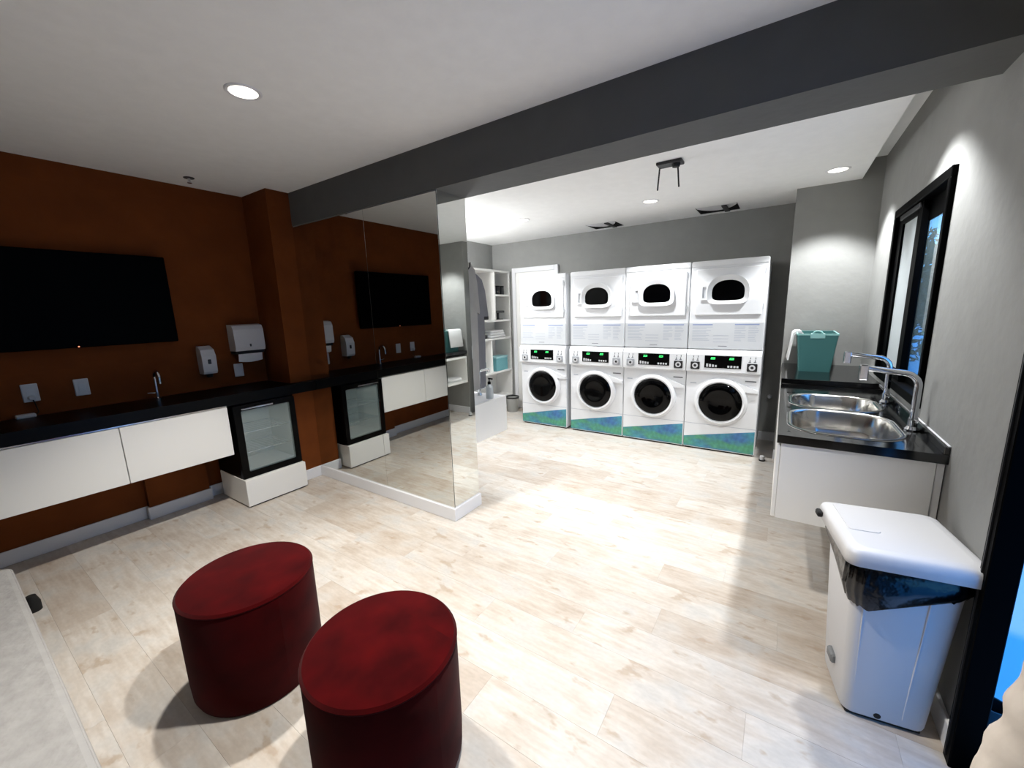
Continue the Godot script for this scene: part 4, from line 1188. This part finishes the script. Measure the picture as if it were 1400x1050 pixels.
# ---------------------------------------------------------------- ceiling fittings
func build_ceiling_fittings() -> void:
	var s := thing("sprinkler", "small chrome sprinkler head on the lounge ceiling", "sprinkler", V(-1.677, HC, 3.196))
	part("rosette", MB.new().lathe([Vector2(0, -0.006), Vector2(0.034, -0.004), Vector2(0.036, 0), Vector2(0, 0)], 20), mats.dark_metal, s)
	part("head", MB.new().lathe([Vector2(0, -0.04), Vector2(0.016, -0.038), Vector2(0.008, -0.02), Vector2(0.01, -0.006), Vector2(0, -0.006)], 14), mats.chrome, s)
	# bare bracket with two rods
	var b := thing("ceiling_bracket", "dark ceiling bracket with two hanging rods", "bracket", V(1.455, HL, 1.42))
	part("plate", MB.new().box(V(-0.085, -0.02, -0.05), V(0.085, 0.0, 0.05), 0.004), mats.dark_metal, b)
	part("socket", MB.new().lathe([Vector2(0, -0.04), Vector2(0.024, -0.04), Vector2(0.03, -0.02), Vector2(0, -0.02)], 14, Transform3D(Basis(), V(0.04, 0, 0.0))), mats.black_matte, b)
	part("rod", MB.new().tube([V(-0.078, -0.018, -0.03), V(-0.09, -0.165, -0.035)], 0.0055, 8), mats.dark_metal, b)
	part("rod", MB.new().tube([V(0.045, -0.018, -0.03), V(0.057, -0.165, -0.035)], 0.0055, 8), mats.dark_metal, b)
	# open hatches: a hanging flap and a strap in each
	for i in 2:
		var x0: float = [1.335, 0.09][i]
		var x1: float = [1.725, 0.46][i]
		var h := thing("ceiling_hatch", ["open ceiling hatch above the two machines at the right", "open ceiling hatch above the second machine"][i], "hatch", V((x0 + x1) / 2, HL, -0.41), 0.0, "open ceiling hatches")
		var hw := (x1 - x0) / 2
		var bx := MB.new()
		bx.box(V(-hw, 0.002, -0.178), V(-hw + 0.006, 0.149, 0.174)).box(V(hw - 0.006, 0.002, -0.178), V(hw, 0.149, 0.174)).box(V(-hw, 0.002, -0.179), V(hw, 0.149, -0.174)).box(V(-hw, 0.143, -0.178), V(hw, 0.149, 0.174)).box(V(-hw, 0.002, 0.168), V(hw, 0.149, 0.174))
		part("dark_box", bx, mats.black_matte, h)
		var fp := PackedVector2Array()
		for k in 11: fp.append(Vector2(lerpf(-hw + 0.01, hw - 0.008, k / 10.0), 0.12 - 0.19 * pow(sin(PI * k / 10.0), 0.7)))
		fp.append(Vector2(hw - 0.008, 0.166)); fp.append(Vector2(-hw + 0.01, 0.166))
		part("flap", MB.new().prism(fp, 0.0, 0.006, Transform3D(Basis(V(1, 0, 0), V(0, 0, 1), V(0, 1, 0)), V(0, -0.001, 0))), mats.white_trim, h)
		part("strap", MB.new().box(V(0.05, -0.012, -0.17), V(0.10, -0.003, 0.16), 0.002), mats.dark_metal, h)

# ---------------------------------------------------------------- outside
func build_outside() -> void:
	struct("ground", MB.new().box(V(XR + 0.046, -0.2, -30), V(45, -0.02, 30)), mat("paving", Color(0.84, 0.90, 0.93), 0.6), "pale terrace paving outside the doorway", "ground")
	var spots := [[V(4.3, 0, -4.6), 2.15, 0.85], [V(6.6, 0, -8.5), 2.6, 1.2], [V(4.6, 0, -9.5), 2.7, 1.1]]
	var lb := ["dark green tree outside the window, nearest to the house", "dark green tree outside the window, in the middle", "dark green tree outside the window, farthest away"]
	for i in spots.size():
		tree(spots[i][0] + V(0, -0.02, 0), spots[i][1], spots[i][2], lb[i], 60 + i)
	var p := thing("planter", "dark round planter on the terrace outside the doorway", "planter", V(2.965, -0.02, 2.58))
	part("pot", MB.new().lathe([Vector2(0, 0), Vector2(0.03, 0), Vector2(0.048, 0.04), Vector2(0.046, 0.08), Vector2(0.04, 0.08), Vector2(0.035, 0.02), Vector2(0, 0.02)], 24), mats.dark_plastic, p)

func tree(at: Vector3, h: float, r: float, label: String, sd: int) -> void:
	var t := thing("tree", label, "tree", at, 0.0, "trees outside the window")
	var g := RandomNumberGenerator.new()
	g.seed = sd
	part("trunk", MB.new().tube([V(0, 0, 0), V(0.05, h * 0.4, 0.03), V(0.0, h * 0.75, 0.0)], [0.12, 0.09, 0.05], 8), mat("bark", Color(0.16, 0.12, 0.09), 0.9), t)
	var mb := MB.new()
	for k in 1500:
		var d := V(g.randfn(), g.randfn(), g.randfn()).normalized()
		var q := V(0, h * 0.72, 0) + d * V(r, h * 0.5, r) * pow(g.randf(), 0.4)
		var a := V(g.randfn(), g.randfn(), g.randfn()).normalized()
		var b := a.cross(V(g.randfn(), g.randfn(), g.randfn())).normalized()
		var L := g.randf_range(0.06, 0.12)
		var n := a.cross(b)
		mb.tri(q - a * L, q + b * L * 0.4 + n * 0.02, q + a * L, n)
		mb.tri(q - a * L, q - b * L * 0.4 + n * 0.02, q + a * L, n)
	part("foliage", mb, mat("leaf", Color(0.11, 0.26, 0.17), 0.7), t)

# distance field of tapered bones on a grid, meshed as surface nets
func sdf_mesh(bones: Array, cell: float, blend: float, m: Material, crease := 0.0) -> ArrayMesh:
	var lo := Vector3.INF
	var hi := -Vector3.INF
	for b in bones:
		var r: float = maxf(b[2], b[3]) + blend + 3 * cell
		lo = lo.min(b[0].min(b[1]) - Vector3.ONE * r)
		hi = hi.max(b[0].max(b[1]) + Vector3.ONE * r)
	var nx := int((hi.x - lo.x) / cell) + 2
	var ny := int((hi.y - lo.y) / cell) + 2
	var nz := int((hi.z - lo.z) / cell) + 2
	var f := PackedFloat32Array()
	f.resize(nx * ny * nz)
	f.fill(1.0)
	for b in bones:
		var A: Vector3 = b[0]
		var B: Vector3 = b[1]
		var ra: float = b[2]
		var rb: float = b[3]
		var fold: bool = b.size() > 4
		var r := maxf(ra, rb) + blend + 2.5 * cell
		var p0 := (A.min(B) - Vector3.ONE * r - lo) / cell
		var p1 := (A.max(B) + Vector3.ONE * r - lo) / cell
		var ab := B - A
		var ll := maxf(ab.length_squared(), 1e-9)
		for z in range(maxi(0, int(p0.z)), mini(nz, int(p1.z) + 2)):
			for y in range(maxi(0, int(p0.y)), mini(ny, int(p1.y) + 2)):
				for x in range(maxi(0, int(p0.x)), mini(nx, int(p1.x) + 2)):
					var p := lo + Vector3(x, y, z) * cell
					var t := clampf((p - A).dot(ab) / ll, 0.0, 1.0)
					var d := p.distance_to(A + ab * t) - lerpf(ra, rb, t)
					if fold:
						d += crease * sin(t * ab.length() * 130.0 + (p.x - p.z) * 40.0) * sin(t * ab.length() * 47.0 + p.y * 30.0)
					var k := x + nx * (y + ny * z)
					var o := f[k]
					var h := clampf(0.5 + 0.5 * (o - d) / blend, 0.0, 1.0)
					f[k] = lerpf(o, d, h) - blend * h * (1.0 - h)
	var idx := {}
	var verts := []
	var offs := [0, 1, nx, nx + 1, nx * ny, nx * ny + 1, nx * ny + nx, nx * ny + nx + 1]
	for z in nz - 1:
		for y in ny - 1:
			for x in nx - 1:
				var k := x + nx * (y + ny * z)
				var neg := 0
				for o in offs:
					if f[k + o] < 0.0: neg += 1
				if neg == 0 or neg == 8: continue
				var sum := Vector3.ZERO
				var c := 0
				for i in 8:
					for ax in 3:
						var j := i | (1 << ax)
						if j == i: continue
						var fa := f[k + offs[i]]
						var fb := f[k + offs[j]]
						if (fa < 0.0) != (fb < 0.0):
							var q := Vector3(i & 1, (i >> 1) & 1, (i >> 2) & 1)
							q[ax] += fa / (fa - fb)
							sum += q
							c += 1
				idx[k] = verts.size()
				verts.append(lo + (Vector3(x, y, z) + sum / c) * cell)
	var st := SurfaceTool.new()
	st.begin(Mesh.PRIMITIVE_TRIANGLES)
	st.set_smooth_group(0)
	for v in verts: st.add_vertex(v)
	var step := [1, nx, nx * ny]
	for k in idx:
		for ax in 3:
			var u: int = step[(ax + 1) % 3]
			var w: int = step[(ax + 2) % 3]
			var a := f[k]
			var b := f[k + step[ax]]
			if (a < 0.0) == (b < 0.0): continue
			if not (idx.has(k - u) and idx.has(k - w) and idx.has(k - u - w)): continue
			var q := [idx[k], idx[k - u], idx[k - u - w], idx[k - w]]
			if a < 0.0: q.reverse()
			for e in [0, 1, 2, 0, 2, 3]: st.add_index(q[e])
	st.generate_normals()
	var r2 := st.commit()
	r2.surface_set_material(0, m)
	return r2

func build_person() -> void:
	var t := thing("person", "person in a beige long-sleeved shirt, only the sleeve in view", "person", V(2.856, 0.012, 3.602), 0.594)
	var skin := mat("skin", Color(0.72, 0.53, 0.43), 0.6)
	var sh := [[], []]
	# joints, left (x < 0) and right
	var neck := V(0, 1.40, 0.01)
	var arms := [[V(-0.17, 1.345, 0.0), V(-0.36, 1.10, 0.04), V(-0.515, 0.875, 0.08)], [V(0.17, 1.345, 0.0), V(0.215, 1.07, 0.03), V(0.22, 0.84, -0.04)]]
	var legs := [[V(-0.085, 0.88, 0), V(-0.095, 0.47, -0.01), V(-0.1, 0.075, 0.02)], [V(0.085, 0.88, 0), V(0.095, 0.47, -0.01), V(0.1, 0.075, 0.02)]]
	var body := [[V(0, 0.93, 0), V(0, 1.12, 0.0), 0.12, 0.105], [V(-0.06, 1.12, 0), V(-0.08, 1.30, 0), 0.085, 0.085], [V(0.06, 1.12, 0), V(0.08, 1.30, 0), 0.085, 0.085], [V(-0.14, 1.345, 0), V(0.14, 1.345, 0), 0.055, 0.055], [neck - V(0, 0.04, 0), V(0, 1.50, -0.01), 0.056, 0.05]]
	# head: skull, jaw, nose, ears
	body += [[V(0, 1.60, 0.02), V(0, 1.59, -0.025), 0.083, 0.08], [V(0, 1.53, -0.04), V(0, 1.515, -0.06), 0.052, 0.035], [V(0, 1.58, -0.105), V(0, 1.555, -0.12), 0.008, 0.013], [V(-0.08, 1.575, 0.0), V(-0.082, 1.555, 0.0), 0.012, 0.009], [V(0.08, 1.575, 0.0), V(0.082, 1.555, 0.0), 0.012, 0.009]]
	var hands := []
	for i in 2:
		var a: Array = arms[i]
		body += [[a[0], a[1], 0.046, 0.037], [a[1], a[2], 0.037, 0.026]]
		var l: Array = legs[i]
		body += [[l[0], l[1], 0.082, 0.052], [l[1], l[2], 0.052, 0.036], [l[2] + V(0, -0.03, 0.01), l[2] + V(0, -0.045, -0.13), 0.035, 0.025]]
		# hand: palm, four fingers and a thumb, slightly curled
		var d: Vector3 = (a[2] - a[1]).normalized()
		var side := V(0, 0, -1)
		side = (side - d * side.dot(d)).normalized()
		var inw := d.cross(side) * (1.0 if i == 0 else -1.0)
		var w: Vector3 = a[2]
		var hb := [[w, w + d * 0.03, 0.024, 0.024]]
		for k in 4:
			var o := side * lerpf(0.030, -0.030, k / 3.0)
			hb.append([w + d * 0.02 + o * 0.7, w + d * 0.095 + o, 0.014, 0.012])
			var L: float = [0.07, 0.078, 0.072, 0.056][k]
			var p1 := w + d * 0.095 + o
			var p2 := p1 + (d * 0.9 + inw * 0.35).normalized() * L * 0.45
			var p3 := p2 + (d * 0.7 + inw * 0.75).normalized() * L * 0.32
			var p4 := p3 + (d * 0.45 + inw * 0.95).normalized() * L * 0.23
			hb += [[p1, p2, 0.0098, 0.009], [p2, p3, 0.009, 0.0085], [p3, p4, 0.0085, 0.0075]]
		var th := w + d * 0.03 + side * 0.026
		var t1 := th + (side * 0.8 + d * 0.7 + inw * 0.2).normalized() * 0.045
		hb += [[th, t1, 0.014, 0.0115], [t1, t1 + (d * 0.95 + inw * 0.35).normalized() * 0.034, 0.0115, 0.009]]
		hands.append(hb)
	var bm := inst("body", sdf_mesh(body, 0.012, 0.03, skin), t)
	for h in hands: inst("hand", sdf_mesh(h, 0.004, 0.006, skin), t)
	# face
	for sx in [-1, 1]:
		inst("eye", sdf_mesh([[V(sx * 0.032, 1.585, -0.098), V(sx * 0.033, 1.585, -0.097), 0.0105, 0.0105]], 0.003, 0.002, mats.dark_plastic), bm)
	inst("mouth", sdf_mesh([[V(-0.02, 1.523, -0.096), V(0.02, 1.523, -0.096), 0.006, 0.006]], 0.003, 0.002, mat("lips", Color(0.55, 0.28, 0.25), 0.6)), bm)
	inst("hair", sdf_mesh([[V(0, 1.625, 0.03), V(0, 1.625, -0.015), 0.086, 0.082], [V(0, 1.59, 0.05), V(0, 1.53, 0.05), 0.075, 0.055], [V(-0.07, 1.62, 0.01), V(-0.076, 1.57, 0.03), 0.025, 0.02], [V(0.07, 1.62, 0.01), V(0.076, 1.57, 0.03), 0.025, 0.02]], 0.008, 0.02, mat("hair", Color(0.10, 0.075, 0.06), 0.7)), t)
	# clothes
	var shirt := [[V(0, 0.90, 0), V(0, 1.12, 0.0), 0.142, 0.122], [V(-0.06, 1.12, 0), V(-0.08, 1.30, 0), 0.098, 0.098], [V(0.06, 1.12, 0), V(0.08, 1.30, 0), 0.098, 0.098], [V(-0.14, 1.345, 0), V(0.14, 1.345, 0), 0.068, 0.068], [neck - V(0, 0.04, 0), V(0, 1.435, 0.004), 0.072, 0.064]]
	var trousers := [[V(-0.05, 0.90, 0), V(0.05, 0.90, 0), 0.125, 0.125]]
	for i in 2:
		var a: Array = arms[i]
		shirt += [[a[0], a[1], 0.064, 0.056, true], [a[1], a[1].lerp(a[2], 0.93), 0.056, 0.044, true]]
		var l: Array = legs[i]
		trousers += [[l[0], l[1], 0.097, 0.07], [l[1], l[2], 0.07, 0.062]]
		inst("shoe", sdf_mesh([[l[2] + V(0, -0.036, 0.03), l[2] + V(0, -0.042, -0.06), 0.042, 0.04], [l[2] + V(0, -0.042, -0.06), l[2] + V(0, -0.05, -0.15), 0.04, 0.028]], 0.008, 0.02, mats.dark_plastic), t)
	inst("shirt", sdf_mesh(shirt, 0.009, 0.035, mats.beige_fabric, 0.0045), t, "beige long-sleeved shirt")
	inst("trousers", sdf_mesh(trousers, 0.012, 0.03, mat("trousers", Color(0.16, 0.17, 0.2), 0.9)), t)
